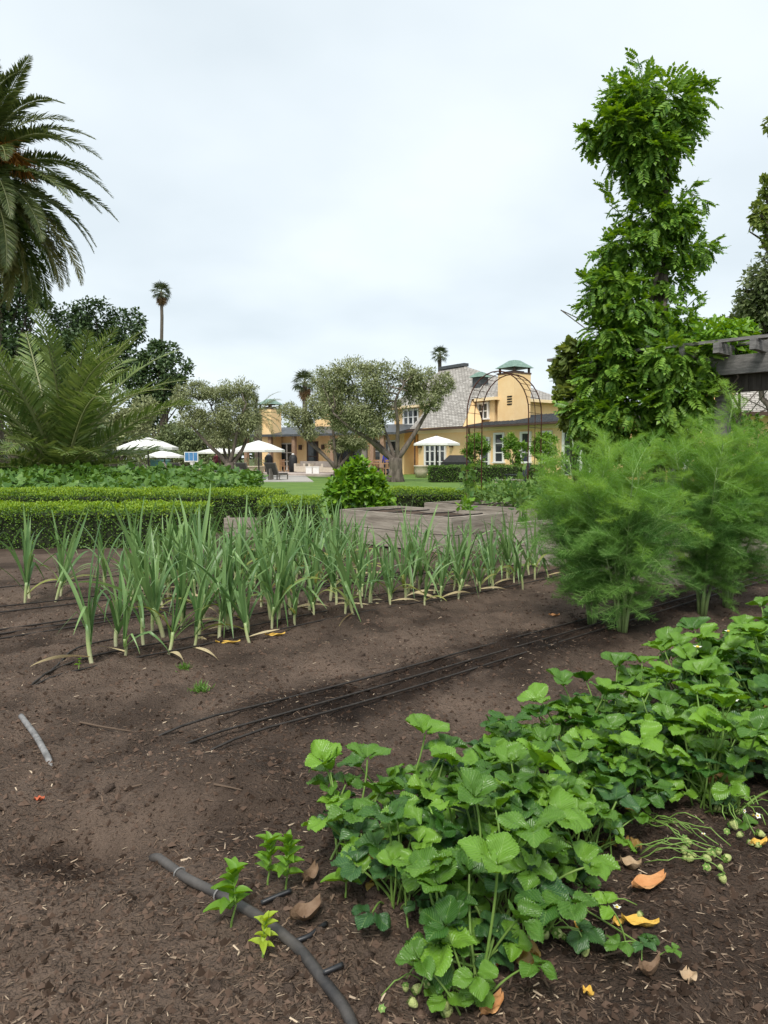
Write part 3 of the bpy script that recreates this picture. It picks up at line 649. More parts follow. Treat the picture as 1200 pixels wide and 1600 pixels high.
# dark reclined chairs on the lawn
def adirondack(px, d, rz, label):
    p = P(px, 750, d); p[2] = -.02; root = thing('lawn_chair', p, label, 'chair', 'dark lawn chairs', rz)
    part('seat', MB().box((.0, 0, .33), (.6, .58, .05), nrm(A(1, 0, .15)), A(0, 1, 0)), M['black_plastic'], root, world=False)
    for k in range(5): part('back_slat', MB().bar((-.25, -.24 + k * .12, .28), (-.52, -.24 + k * .12, 1.0), .11, .025), M['black_plastic'], root, world=False)
    for y in (-.36, .36):
        part('armrest', MB().box((-.02, y, .55), (.75, .12, .03)), M['black_plastic'], root, world=False)
        part('leg', MB().box((.28, y, .26), (.08, .05, .55)), M['black_plastic'], root, world=False); part('leg', MB().bar((-.45, y, 0), (.1, y, .34), .05, .08), M['black_plastic'], root, world=False)
adirondack(806, 29, R(188), 'dark lawn chair with back to camera, left of the pair'); adirondack(848, 31, R(170), 'dark lawn chair nearer the fennel, right of the pair')
p = P(793, 752, 27.5); p[2] = -.03; lt = thing('low_table', p, 'low dark table on the lawn before the left dark chair', 'table'); part('tabletop', MB().box(p + [0, 0, .4], (1.1, .5, .04)), M['teak'], lt)
for i in (-1, 1): part('leg', MB().box(p + [i * .45, 0, .19], (.08, .4, .38)), M['stone'], lt)

# people
def person(p, h, rz, joints, top_m, label, split=(.5, .84), bottom=None):
    """one continuous skinned body, coloured by height: trousers, shirt, skin, hair"""
    Vs, Es, Rs = joints; me = bpy.data.meshes.new('body'); me.from_pydata([[c * h for c in v] for v in Vs], Es, [])
    o = bpy.data.objects.new('person_tmp', me); C.objects.link(o); md = o.modifiers.new('Skin', 'SKIN')
    if not me.skin_vertices: return None
    for i, r in enumerate(Rs): me.skin_vertices[0].data[i].radius = (r[0] * h, r[1] * h); 
    me.skin_vertices[0].data[0].use_root = True
    ss = o.modifiers.new('Sub', 'SUBSURF'); ss.levels = 2; ss.render_levels = 2
    dg = bpy.context.evaluated_depsgraph_get(); m2 = bpy.data.meshes.new_from_object(o.evaluated_get(dg)); bpy.data.objects.remove(o)
    for m in (bottom or M['navy'], top_m, M['skin'], M['hair']): m2.materials.append(m)
    for f in m2.polygons:
        c = f.center; z = c.z / h; hand = abs(c.x) > .17 and z < .5
        f.material_index = 2 if hand else 0 if z < split[0] else 1 if z < split[1] else (3 if (z > .955 or c.y > .02 * h) else 2); f.use_smooth = True
    b = link('person', m2); b.location = [float(v) for v in p]; b.rotation_euler = (0, 0, rz); tag(b, label, 'person'); return b
JV = [(0, 0, .53), (0, 0, .62), (0, .005, .72), (0, 0, .80), (0, 0, .845), (0, -.005, .90), (0, -.005, .96),
      (-.055, 0, .50), (-.06, -.01, .28), (-.06, .01, .05), (-.065, -.06, .02), (.055, 0, .50), (.06, -.03, .28), (.065, .02, .05), (.07, -.05, .02),
      (-.11, 0, .79), (-.15, .01, .62), (-.14, -.07, .50), (-.13, -.11, .46), (.11, 0, .79), (.15, .01, .62), (.14, -.07, .50), (.13, -.11, .46)]
JE = [(0, 1), (1, 2), (2, 3), (3, 4), (4, 5), (5, 6), (0, 7), (7, 8), (8, 9), (9, 10), (0, 11), (11, 12), (12, 13), (13, 14), (3, 15), (15, 16), (16, 17), (17, 18), (3, 19), (19, 20), (20, 21), (21, 22)]
JR = [(.085, .06), (.08, .055), (.095, .06), (.08, .05), (.034, .034), (.05, .055), (.045, .05), (.055, .055), (.04, .042), (.027, .03), (.025, .018), (.055, .055), (.04, .042), (.027, .03), (.025, .018),
      (.04, .04), (.032, .032), (.026, .026), (.02, .024), (.04, .04), (.032, .032), (.026, .026), (.02, .024)]
person(HLp(604, 47.5), 1.62, R(200), (JV, JE, JR), M['blue'], 'person in a bright blue top standing left of the olive trunk')
person(A(*P(339, 740, 58)[:2], .05), 1.62, R(30), (JV, JE, JR), M['maroon'], 'person in dark clothes standing behind the left olive tree')

# ================================================================== trees
tree('oak_tree', P(20, 745, 62) * A(1, 1, 0), lobes_px([(22, 425, 36, 28), (5, 465, 50, 34), (48, 468, 26, 22), (-10, 520, 60, 50), (20, 560, 50, 50)], 62), 9000, 0, T_OVAL, M['oak'], M['bark_dark'],
     'dark leafy oak at the left edge below the tall palm', r0=.5, size=.34, sub=20, tight=.3)
tree('oak_tree', P(150, 745, 66) * A(1, 1, 0), lobes_px([(150, 500, 42, 30), (105, 508, 34, 28), (196, 510, 32, 32), (130, 560, 60, 50), (190, 560, 40, 40), (60, 560, 50, 44)], 66), 13000, 0, T_OVAL, M['oak'], M['bark_dark'],
     'dark rounded oak rising behind the bushy young palm', r0=.55, size=.34, sub=24, tight=.26)
tree('oak_tree', P(240, 745, 64) * A(1, 1, 0), lobes_px([(250, 560, 32, 27), (275, 578, 26, 22), (232, 600, 36, 40), (215, 650, 40, 50), (262, 615, 26, 24)], 64), 8500, 0, T_OVAL, M['oak'], M['bark_dark'],
     'smaller dark oak below the far fan palm, left of the olive', r0=.4, size=.34, sub=20, tight=.26)
def olive(base, spec, d, n, label, r0, limbs, size=.16, fork=None):
    base = np.array(base, float); root = thing('olive_tree', base, label, 'tree', 'silvery olive trees'); mb = MB(); L = lobes_px(spec, d, 1.0, .4)
    f = base + A(0, 0, fork or 1.0)
    tp = curve(base - [0, 0, .25], f, 0, 7, .02); mb.tube(tp, np.concatenate([[r0 * 1.6, r0 * 1.15], np.full(3, r0), [r0 * 1.08, r0 * 1.0]]), 11)
    for i in range(4):           # gnarled buttresses
        a = i * 1.6 + .4; o_ = A(math.cos(a), math.sin(a), 0) * r0 * .75; mb.tube(curve(base + o_ * 1.5 - [0, 0, .15], f + o_ * .5, 0, 5, .03), np.linspace(r0 * .55, r0 * .4, 5), 7)
    ends = []
    for pts, ra_ in limbs:
        pp = [f + rng.normal(size=3) * r0 * .2 - [0, 0, .15]] + [P(px, py, d + dd) for px, py, dd in pts]
        q = []                                       # smooth polyline
        for i in range(len(pp) - 1):
            for t in np.linspace(0, 1, 4)[:-1]: q.append(pp[i] * (1 - t) + pp[i + 1] * t)
        q.append(pp[-1]); q = np.array(q); q[1:-1] = (q[:-2] + q[1:-1] * 2 + q[2:]) / 4
        mb.tube(q, np.linspace(ra_, ra_ * .3, len(q)), 7); ends += list(q[len(q) // 2:])
    ends = np.array(ends)
    for c, r in L:
        for _ in range(3):
            e = c + rand_dirs(1)[0] * np.array(r) * .6; s = ends[np.argmin(np.linalg.norm(ends - e, axis=1))]
            mb.tube(curve(s, e, .03, 5, .05), np.linspace(r0 * .14, r0 * .03, 5), 5)
    part('trunk', mb, M['olive_bark'], root, True)
    pts, out = clumps(L, n, 18, .3, .35); part('crown', leaves(MB(), pts, out, size, T_NARROW if size < .3 else T_DIAMOND, .9, .15), M['olive'], root)
    return root
T_NARROW = leaf_t(.16, .03, .05)
olive(GP(618, 752, 0), [(515, 594, 28, 24), (548, 586, 34, 26), (588, 598, 38, 34), (560, 630, 40, 30), (600, 640, 30, 26), (632, 592, 28, 28), (655, 588, 24, 22), (688, 600, 22, 22), (672, 622, 26, 20), (528, 624, 30, 26), (575, 668, 32, 20), (648, 618, 22, 20), (535, 655, 30, 20)], 38, 31000,
      'large olive tree with thick pale gnarled trunk on the lawn', .33,
      [([(598, 706, 0), (575, 685, -.3), (545, 668, -.5), (520, 645, -.8)], .17), ([(608, 690, .3), (598, 665, .6), (592, 630, .8)], .12), ([(621, 690, -.3), (622, 660, -.5), (616, 625, -.8), (632, 600, -.8)], .13),
       ([(640, 690, .1), (655, 665, .2), (672, 635, .5), (688, 605, .6)], .16), ([(585, 690, 1), (570, 655, 1.5), (555, 610, 1.8)], .11)], .17, 1.2)
olive(A(*P(527, 735, 45)[:2], 0), [(452, 640, 18, 14), (470, 655, 24, 18), (500, 640, 28, 22), (535, 655, 26, 22), (555, 690, 22, 20), (530, 690, 24, 16), (488, 672, 20, 14), (510, 610, 24, 20)], 45, 15000,
      'smaller multi-stemmed olive standing before the porch', .22,
      [([(515, 720, 0), (497, 704, 0), (480, 690, 0), (462, 660, 0)], .13), ([(508, 712, .3), (480, 682, .5), (468, 655, .8)], .10), ([(523, 700, -.2), (520, 670, -.3), (512, 620, -.5)], .12), ([(545, 712, 0), (562, 690, 0), (570, 665, 0)], .12), ([(535, 705, .4), (540, 670, .6)], .1)], .18, .6)
olive(A(*P(358, 748, 41)[:2], 0), [(285, 622, 22, 20), (310, 612, 24, 16), (345, 612, 30, 18), (378, 612, 24, 18), (395, 640, 16, 28), (368, 650, 30, 30), (330, 655, 30, 26), (300, 655, 22, 20), (350, 685, 30, 16), (385, 668, 18, 22)], 41, 22000,
      'spreading olive tree left of centre with several dark stems', .26,
      [([(345, 712, 0), (325, 695, 0), (305, 672, -.2), (280, 645, -.3)], .14), ([(350, 705, .3), (345, 670, .6), (330, 635, .8)], .10), ([(366, 700, -.3), (372, 665, -.5), (385, 630, -.8)], .12), ([(378, 705, .2), (392, 670, .4), (402, 625, .5)], .13), ([(358, 700, .5), (352, 655, 1)], .1)], .17, .9)
for i, (px, d, spec, lab) in enumerate([
    (175, 52, [(165, 640, 40, 34), (205, 668, 36, 26), (140, 672, 40, 30), (190, 695, 44, 22), (225, 640, 26, 22)], 'grey olive mass behind the bushy young palm'),
    (50, 50, [(40, 640, 44, 34), (80, 665, 44, 30), (10, 670, 40, 34), (60, 700, 40, 16), (110, 640, 36, 28)], 'olive tree with dark trunk at far left behind the young palm'),
    (300, 62, [(300, 690, 34, 18), (270, 680, 30, 24), (330, 700, 34, 20), (250, 715, 34, 16), (305, 715, 34, 14)], 'low grey olive thicket behind the basketball hoop')]):
    tree('olive_tree', P(px, 745, d) * A(1, 1, 0), lobes_px(spec, d), 8000, 0, T_DIAMOND, M['olive' if i < 2 else 'shrub'], M['bark'], lab, r0=.28, size=.26, sub=20, tight=.3, group='silvery olive trees')
tree('broadleaf_tree', P(1225, 745, 30) * A(1, 1, 0), lobes_px([(1185, 470, 36, 42), (1215, 430, 50, 60), (1170, 520, 38, 40), (1220, 520, 60, 60)], 30), 9000, 0, T_OVAL, M['shrub'], M['bark'],
     'grey green tree behind the pergola at right edge', r0=.35, size=.22, sub=24, tight=.24)
tree('broadleaf_tree', P(1290, 745, 20) * A(1, 1, 0), lobes_px([(1200, 292, 13, 17), (1189, 335, 15, 22), (1206, 372, 14, 13), (1206, 192, 8, 13), (1210, 335, 16, 26), (1250, 250, 34, 40), (1262, 380, 40, 50), (1255, 310, 34, 40)], 20), 5500, 0, T_OVAL, M['grape'], M['bark'],
     'dark leafy branches hanging in from the right edge of the sky', r0=.3, size=.16, sub=20, tight=.25, fork=.55)
tree('conifer_tree', P(838, 745, 60) * A(1, 1, 0), lobes_px([(838, 700, 9, 30), (838, 670, 8, 28), (838, 643, 5, 18)], 60), 3000, 0, T_DIAMOND, M['oak'], M['bark_dark'],
     'slim dark cypress behind the wing roof', r0=.15, size=.22, fork=.8, sub=10)
tree('broadleaf_tree', P(905, 745, 70) * A(1, 1, 0), lobes_px([(890, 655, 30, 14), (930, 650, 30, 18), (975, 660, 40, 20)], 70), 3500, 0, T_OVAL, M['shrub'], M['bark_dark'],
     'far green treetop over the wing roof beside the cypress', r0=.3, size=.4)
for i, (px, d, top, w) in enumerate([(745, 39, 676, 22), (805, 38, 676, 18), (850, 37, 676, 20)]):
    sp_ = [(px, top + 14, w, 12), (px - 8, top + 28, w * .7, 12), (px + 9, top + 26, w * .6, 10)] + ([(px + 12, top + 46, 8, 7)] if i == 2 else [(px + 2, top + 44, w * .5, 8)])
    r_ = tree('espalier_tree', P(px, 745, d) * A(1, 1, 0), lobes_px(sp_, d, .7), 2600, 0, T_DIAMOND, M['wisteria'], M['bark'],
         ['left trained small tree before the ochre wing, nearest the grill', 'middle trained small tree before the ochre wing windows', 'right trained small tree before the wing, beside the white doors'][i], r0=.07, size=.14, fork=.15, group='trained trees along the wing', twigs=1)

for i, (x0, x1) in enumerate([(-60, -34), (-40, -18), (-24, -6), (16, 40), (30, 60)]):
    bx_ = (x0 + x1) / 2; L_ = [((x0 + (x1 - x0) * (k + .5) / 6, 88 + rng.uniform(-4, 4), rng.uniform(2.0, 3.6)), (3.4, 3, rng.uniform(2.2, 3.4))) for k in range(6)]
    tree('background_tree', (bx_, 88, 0), L_, 4200, 0, T_OVAL, M['shrub'], M['bark_dark'], ['dim green tree belt far behind the left palm trunk', 'dim green tree belt far behind the young palm', 'dim green tree belt far behind the pool umbrellas', 'dim green tree belt behind the garden wing', 'dim green tree belt at far right behind the cottage'][i], r0=.3, size=.55, sub=14, tight=.34, twigs=1)
# ------------------------------------------------------------------ palms
def frond(L, e0, droop, n=46, ll=.42, w=.035, lift=.35, mats=0):
    """frond in its own frame: grows along +X from the origin, rising e0 and bending down; returns MB with slots leaflet, rachis"""
    k = 13; t = np.linspace(0, 1, k); ang = e0 - droop * t ** 1.35; ds = L / (k - 1)
    x = np.concatenate([[0], np.cumsum(np.cos(ang[:-1]) * ds)]); z = np.concatenate([[0], np.cumsum(np.sin(ang[:-1]) * ds)])
    side = rng.uniform(-.12, .12) * L; y = side * t ** 2; path = np.stack([x, y, z], 1)
    mb = MB(); mb.tube(path, np.linspace(.035, .006, k) * L / 3.5, 5, slot=1)
    tt = np.linspace(.10, .995, n); pp = np.stack([np.interp(tt, t, path[:, i]) for i in range(3)], 1); tg = nrm(np.stack([np.interp(tt, t, np.gradient(path[:, i])) for i in range(3)], 1))
    up = nrm(np.cross(np.cross(tg, [0, 0, 1.]), tg)); sd = np.cross(up, tg)
    for s in (-1, 1):
        ln = ll * np.sin(np.pi * np.clip(tt * .86 + .13, 0, 1)) ** .55 * rng.uniform(.85, 1.1, n)
        d = tg * (.55 + .9 * tt[:, None] ** 2) + sd * s * 1.0 + up * (lift + rng.normal(size=(n, 1)) * .14) + A(0, 0, -.10) + rng.normal(size=(n, 3)) * .07
        T = A([0, 0, 0], [.35, w, 0], [.35, -w, 0], [.75, w * .6, -.05], [.75, -w * .6, -.05], [1, 0, -.16]); TF = np.array([[0, 2, 1], [1, 2, 4], [1, 4, 3], [3, 4, 5]])
        scatter(mb, pp, d, up + rng.normal(size=(n, 3)) * .25, ln, T, TF)
    return mb
def place_frond(root, mb, mats, z, az, name='frond', off=(0, 0)):
    o = link(name, mb.mesh(name, mats), root); o.location = (off[0], off[1], z); o.rotation_euler = (rng.uniform(-.25, .25), 0, az); return o
# tall date palm at the left edge
pb = A(*P(-14, 700, 25)[:2], 0); zc = P(-14, 276, 25)[2]
dp = thing('date_palm', pb, 'tall date palm with arching fronds at the left edge', 'palm tree', 'date palms')
tk = MB(); hh = np.linspace(-.2, zc, 22); tk.tube(np.stack([np.full(22, pb[0]), np.full(22, pb[1]), hh], 1), np.concatenate([np.full(17, .42), [.45, .5, .58, .66, .5]]), 14); part('trunk', tk, M['palm_trunk'], dp, True)
bs = MB(); k = 420; zz = rng.uniform(.2, zc, k); az = rng.uniform(0, 6.28, k); rr = .42 + .2 * np.clip((zz - zc + 1.6) / 1.6, 0, 1)
scatter(bs, np.stack([pb[0] + rr * np.cos(az), pb[1] + rr * np.sin(az), zz], 1), np.stack([np.cos(az) * .6, np.sin(az) * .6, np.ones(k)], 1), np.stack([np.cos(az), np.sin(az), np.zeros(k)], 1), .22, *T_DIAMOND)
part('leaf_bases', bs, M['palm_trunk'], dp, kind='stuff')
n_f = 104
for i in range(n_f):
    q = (i + .5) / n_f; e = R(82) - R(150) * q ** .85; az = i * 2.39996 + rng.uniform(-.2, .2)
    L = rng.uniform(3.9, 4.7) * (.9 if q < .08 else 1); dr = R(70) if q < .6 else R(52)
    mt = M['palm_old'] if (q > .62 and rng.random() < .65) else M['palm']
    place_frond(dp, frond(L, e, dr * rng.uniform(.85, 1.3), 130, .52, .058, .38), [mt, M['rachis']], zc + .35 - .75 * q, az)
for i in range(7):
    az = -1.9 + i * .36; s = A(math.cos(az), math.sin(az), 0); dm = MB()
    k = 80; a0 = pb + A(0, 0, zc + .3) + s * .4; tip = a0 + s * rng.uniform(.5, .9) + A(0, 0, rng.uniform(.1, .6))
    dm.tube(curve(a0, tip, .2, 5), .04, 5); pts = np.repeat(tip[None], k, 0); d = rng.normal(size=(k, 3)) * .5 + A(0, 0, -.8) + s * .35
    scatter(dm, pts, d, rng.normal(size=(k, 3)), rng.uniform(.5, .95, k), A([0, .008, 0], [0, -.008, 0], [1, .006, -.12], [1, -.006, -.12], [.6, .02, 0], [.6, -.02, 0]), np.array([[0, 1, 4], [1, 5, 4], [4, 5, 2], [5, 3, 2]]))
    part('date_cluster', dm, M['dates'], dp)
# bushy young date palm behind the squash patch
yb = A(*P(98, 740, 20.5)[:2], .05); yp = thing('young_date_palm', yb, 'bushy trunkless young date palm behind the leafy squash patch', 'palm tree', 'date palms')
part('stump', MB().lathe(yb, [(.35, -.1), (.42, .25), (.25, .55)], 12), M['palm_trunk'], yp)
n_f = 50
for i in range(n_f):
    q = (i + .5) / n_f; e = R(86) - R(54) * q ** 1.2; az = i * 2.39996 + rng.uniform(-.3, .3); L = rng.uniform(4.5, 5.5) if q < .7 else rng.uniform(2.8, 4.2)
    place_frond(yp, frond(L, e, R(rng.uniform(45, 85)), 54, .66, .052, .42), [M['palm_young'], M['rachis']], .25 + .2 * (1 - q), az)
for i in range(7): place_frond(yp, frond(1.4, R(50), R(50), 26, .4, .03, .3), [M['dates'], M['rachis']], .2, rng.uniform(0, 6.28), 'dead_frond')
def fan_palm(px, d, top, bottom_vis, rpx, label, skirt=True, n=22, trunk_r=.22):
    b = P(px, 740, d); b[2] = 0; zc = P(px, top + rpx, d)[2]; r = rpx / FPX * d * 1.12; root = thing('fan_palm', b, label, 'palm tree', 'far fan palms')
    part('trunk', MB().tube(curve(b - [0, 0, .2], A(b[0], b[1], zc), 0, 8, .004), np.linspace(trunk_r * 1.3, trunk_r, 8), 8), M['bark'], root, True)
    k = 15; a = np.linspace(-1.5, 1.5, k)
    for i in range(n + (14 if skirt else 0)):
        dead = i >= n; q = (i + .5) / n; el = R(85) - R(125) * q if not dead else R(-70) - rng.random() * .3; az = i * 2.39996
        mb = MB(); st = r * .42 if not dead else r * .3; mb.tube([[0, 0, 0], [st, 0, 0]], [.03, .02], 4, slot=1)
        d_ = np.stack([np.cos(a), np.sin(a), rng.normal(size=k) * .08 - .12], 1)
        scatter(mb, np.repeat([[st, 0, 0.]], k, 0), d_, np.repeat([[0, 0, 1.]], k, 0), r * .62 * (1 - .2 * np.abs(a) / 2) * rng.uniform(.9, 1.1, k), A([0, 0, 0], [.55, .06, 0], [.55, -.06, 0], [1, 0, -.3]), np.array([[0, 2, 1], [1, 2, 3]]))
        o = link('dead_fan' if dead else 'fan_leaf', mb.mesh('fan', [M['thatch' if dead else 'fan'], M['rachis']]), root)
        o.location = (0, 0, zc - (.0 if not dead else rng.uniform(.1, r * .45))); o.rotation_euler = (rng.uniform(-.5, .5), -el, az)
fan_palm(258, 105, 440, 530, 17, 'tall thin fan palm above the dark oaks at left'); fan_palm(686, 92, 540, 575, 15, 'fan palm rising above the main roof ridge', False)
fan_palm(477, 72, 577, 640, 21, 'fan palm between the two small chimneys')
db = A(*P(404, 740, 56)[:2], 0); d2 = thing('date_palm', db, 'drooping palm half hidden behind the left olive tree', 'palm tree', 'date palms'); z2 = P(404, 648, 56)[2]
part('trunk', MB().tube([db, A(db[0], db[1], z2)], .3, 9), M['palm_trunk'], d2)
for i in range(26): place_frond(d2, frond(2.6, R(70) - R(110) * i / 26, R(65), 34, .4, .05, .3), [M['palm'], M['rachis']], z2, i * 2.39996)

# ================================================================== hedges and beds beyond the leeks
def hedge(x0, x1, y0, y1, h, label, rz=0, n=2300, size=.03, top_new=True, base=None):
    cx, cy = (x0 + x1) / 2, (y0 + y1) / 2; root = thing('box_hedge', (cx, cy, 0), label, 'hedge', 'clipped box hedges', rz); lx, ly = (x1 - x0) / 2, (y1 - y0) / 2
    part('twigs', MB().box((0, 0, h / 2 - .06), (2 * lx - .1, 2 * ly - .1, h - .02)), M['hedge_core'], root, world=False)
    areas = [4 * lx * ly, 2 * lx * h, 2 * lx * h, 2 * ly * h, 2 * ly * h]; P_, O_ = [], []
    for f, a_ in enumerate(areas):
        m = int(a_ * n); u, v = rng.uniform(-1, 1, m), rng.uniform(-1, 1, m); zz = (v + 1) / 2 * h
        if f == 0: p = np.stack([u * lx, v * ly, np.full(m, h)], 1); o_ = A(0, 0, 1)
        elif f < 3: s = -1 if f == 1 else 1; p = np.stack([u * lx, np.full(m, s * ly), zz], 1); o_ = A(0, s, .25)
        else: s = -1 if f == 3 else 1; p = np.stack([np.full(m, s * lx), u * ly, zz], 1); o_ = A(s, 0, .25)
        bump = vnoise(p[:, 0] + f * 7 + cx, p[:, 1] + p[:, 2] + cy, 3.5) * .07 + vnoise(p[:, 0] + cx, p[:, 1] + p[:, 2] * 1.3 + f * 3, 11) * .05 + rng.uniform(-.07, .02, m)
        P_.append(p + nrm(o_) * bump[:, None]); O_.append(np.repeat(nrm(o_)[None], m, 0))
    pts, out = np.vstack(P_), np.vstack(O_)
    part('foliage', leaves(MB(), pts, out, size, T_OVAL, .8, 0), M['box'], root, world=False, kind='stuff')
    if top_new:
        m = int(4 * lx * ly * n * .9); p = np.stack([rng.uniform(-lx, lx, m), rng.uniform(-ly, ly, m), np.zeros(m)], 1)
        p[:, 2] = h + .015 + vnoise(p[:, 0] + cx, p[:, 1] + h + cy, 3.5) * .07 + rng.uniform(-.02, .045, m)
        m2 = int(4 * lx * n * .05); p2 = np.stack([rng.uniform(-lx, lx, m2), np.full(m2, -ly - .02), h - rng.random(m2) ** 2 * .14], 1); p = np.vstack([p, p2])
        part('new_growth', leaves(MB(), p, np.repeat([[0, -.15, 1.]], len(p), 0), size, T_OVAL, .7, -.2), M['box_new'], root, world=False, kind='stuff')
    return root
hedge(-6.6, -2.35, 9.35, 10.2, .50, 'front clipped box hedge at left, behind the two lone leeks')
hedge(-9.0, -1.62, 11.4, 12.3, .60, 'long clipped box hedge behind the front one, at the squash patch')
hedge(-1.75, -.92, 10.15, 10.9, .55, 'short clipped box hedge block between long hedge and raised bed')
hedge(-.7, 1.9, 13.3, 14.2, .55, 'low clipped box hedge behind the raised beds')
hedge(2.35, 5.2, 13.2, 14.0, .5, 'low box hedge right of the iron arch behind beds', 0)
hedge(2.3, 8.0, 37.0, 38.2, .78, 'far dark clipped hedge in front of the ochre wing', 0, 420, .075, False)
# leafy squash patch
n = 13500; xx = rng.uniform(-12, -2.9, n); yy = 13.0 + rng.random(n) * 7.5; keep = xx < -3.3 - .35 * (yy - 16) * 0; xx, yy = xx[keep], yy[keep]
hz = .46 + .055 * (yy - 13) + .35 * vnoise(xx, yy, .8) + .25 * vnoise(xx, yy, 2.4) - rng.random(len(xx)) ** 2 * .3; pts = np.stack([xx, yy, np.clip(hz, .03, 1)], 1)
sq = leaves(MB(), pts, nrm(rng.normal(size=(len(xx), 3)) * A(1, 1, .2)), .165, T_BROAD, .6, .1, 1.3)
tag(link('squash_patch', sq.mesh('squash_patch', M['squash'])), 'dense patch of broad green squash leaves behind the left hedges', 'squash plants', kind='stuff')
# bright bush behind the raised bed
bb_ = A(*P(558, 780, 11.6)[:2], 0); lv_ = thing('lovage_bush', bb_, 'bright green leafy bush left of the raised beds', 'bush')
L = lobes_px([(545, 762, 34, 30), (578, 765, 30, 32), (560, 738, 24, 22), (525, 780, 22, 22), (598, 785, 18, 22), (560, 790, 46, 22)], 11.6, .9); pts, out = clumps(L, 3600, 26, .28, .45)
st = MB()
for c, r in L:
    for _ in range(4): st.tube(curve(bb_ + rng.normal(size=3) * A(.08, .08, 0), c + rand_dirs(1)[0] * np.array(r) * .8, .03, 5), np.linspace(.012, .004, 5), 4)
part('stem', st, M['petiole'], lv_); part('foliage', leaves(MB(), pts, out, .085, T_BROAD, .7, .1), M['lovage'], lv_, kind='stuff')

# raised beds: two courses of planks per side
def raised_bed(corner, along, lx, ly, h, label, rows=2, top=.0):
    """corner = near-left corner; along = direction of the first side"""
    u = nrm(A(*along, 0)); v = A(-u[1], u[0], 0); c = A(*corner, 0); root = thing('raised_bed', c, label, 'raised bed', 'timber raised beds'); ph = h / rows; th = .05
    for j in range(rows):
        zc_ = ph * (j + .5)
        for s, (a_, b_) in enumerate((((0, 0), (lx, 0)), ((0, ly), (lx, ly)))):
            m = c + u * (a_[0] + b_[0]) / 2 + v * a_[1] + A(0, 0, zc_); part('plank', MB().box(m, (lx + th, th, ph - .008), u, v), M['wood'], root)
        for x in (0, lx): part('plank', MB().box(c + u * x + v * ly / 2 + A(0, 0, zc_), (ly - th - .004, th, ph - .008), v, -u), M['wood'], root)
    for x in (0, lx):
        for y in (0, ly): part('corner_post', MB().box(c + u * (x + (.055 if x == 0 else -.055)) + v * (y + (.055 if y == 0 else -.055)) + A(0, 0, h / 2 - .01), (.05, .05, h), u, v), M['wood'], root)
    g = 14; gu, gv = np.meshgrid(np.linspace(.03, lx - .03, g), np.linspace(.03, ly - .03, g)); q = c + gu[..., None] * u + gv[..., None] * v; q[..., 2] = h - .055 + .05 * vnoise(q[..., 0], q[..., 1], 4)
    ii = np.arange(g * g).reshape(g, g); part('bed_soil', MB().add(q, np.stack([ii[:-1, :-1], ii[:-1, 1:], ii[1:, 1:], ii[1:, :-1]], -1).reshape(-1, 4)), sm, root, True)
    ds = MB()
    for k in range(4): y = ly * (k + .6) / 4.2; ds.tube(curve(c + u * .1 + v * y + A(0, 0, h - .02), c + u * (lx - .1) + v * y + A(0, 0, h - .02), 0, 9, .004), .009, 5)
    part('drip_tube', ds, M['drip'], root)
    return root
BU = nrm(A(-.75, .66))
raised_bed((.81, 8.85), (.72, .70), 1.07, 2.0, .45, 'weathered timber raised bed right behind the leeks, centre')
raised_bed((2.15, 10.35), (.72, .70), 1.05, 2.1, .45, 'timber raised bed behind the central one, partly hidden')
raised_bed((2.75, 6.55), (.72, .70), 1.1, 2.0, .45, 'timber raised bed right of the leeks, behind the fennel')
raised_bed((4.6, 7.5), (.72, .70), 1.1, 2.0, .45, 'timber raised bed at the right edge behind tall fennel')
# low timber block between the hedges
p = P(381, 822, 10.6); blk = thing('timber_edge', (p[0], 10.6, 0), 'pale low timber edge between the front hedge and short hedge', 'timber edge')
for j in range(2): part('plank', MB().box((p[0], 10.6, .08 + j * .15), (.56, .06, .142), nrm(A(1, .12, 0)), nrm(A(-.12, 1, 0))), M['wood'], blk)
for x in (-.24, .24): part('stake', MB().box((p[0] + x, 10.68, .15), (.05, .05, .34)), M['wood'], blk)

# rusted iron arch over the path
def arch_hoop(cx, cy, wdt, hgt, ux):
    pts = []
    for t in np.linspace(0, 1, 9): pts.append((-wdt / 2, hgt * .74 * t))
    for a in np.linspace(np.pi, 0, 17)[1:-1]: pts.append((math.cos(a) * wdt / 2, hgt * .74 + math.sin(a) * hgt * .26))
    for t in np.linspace(1, 0, 9): pts.append((wdt / 2, hgt * .74 * t))
    return np.array([[cx + ux[0] * x, cy + ux[1] * x, z] for x, z in pts])
ux = nrm(A(.98, -.1)); uy = A(.55, .83); ac = P(787, 800, 12.4); ar = thing('iron_arch', (ac[0], 12.4, 0), 'rusted iron garden arch standing over the raised beds', 'arch')
hoops = []
for k, (off, sc) in enumerate(((-.28, 1), (0, 1), (.28, 1))):
    hp = arch_hoop(ac[0] + uy[0] * off, 12.4 + uy[1] * off, 1.0, 2.58, ux); hoops.append(hp); part('hoop', MB().tube(hp, .011 if k != 1 else .007, 6), M['rust'], ar)
for i in range(1, len(hoops[0]) - 1):
    part('cross_rod', MB().tube([hoops[0][i], hoops[1][i], hoops[2][i]], .0045, 5), M['rust'], ar)
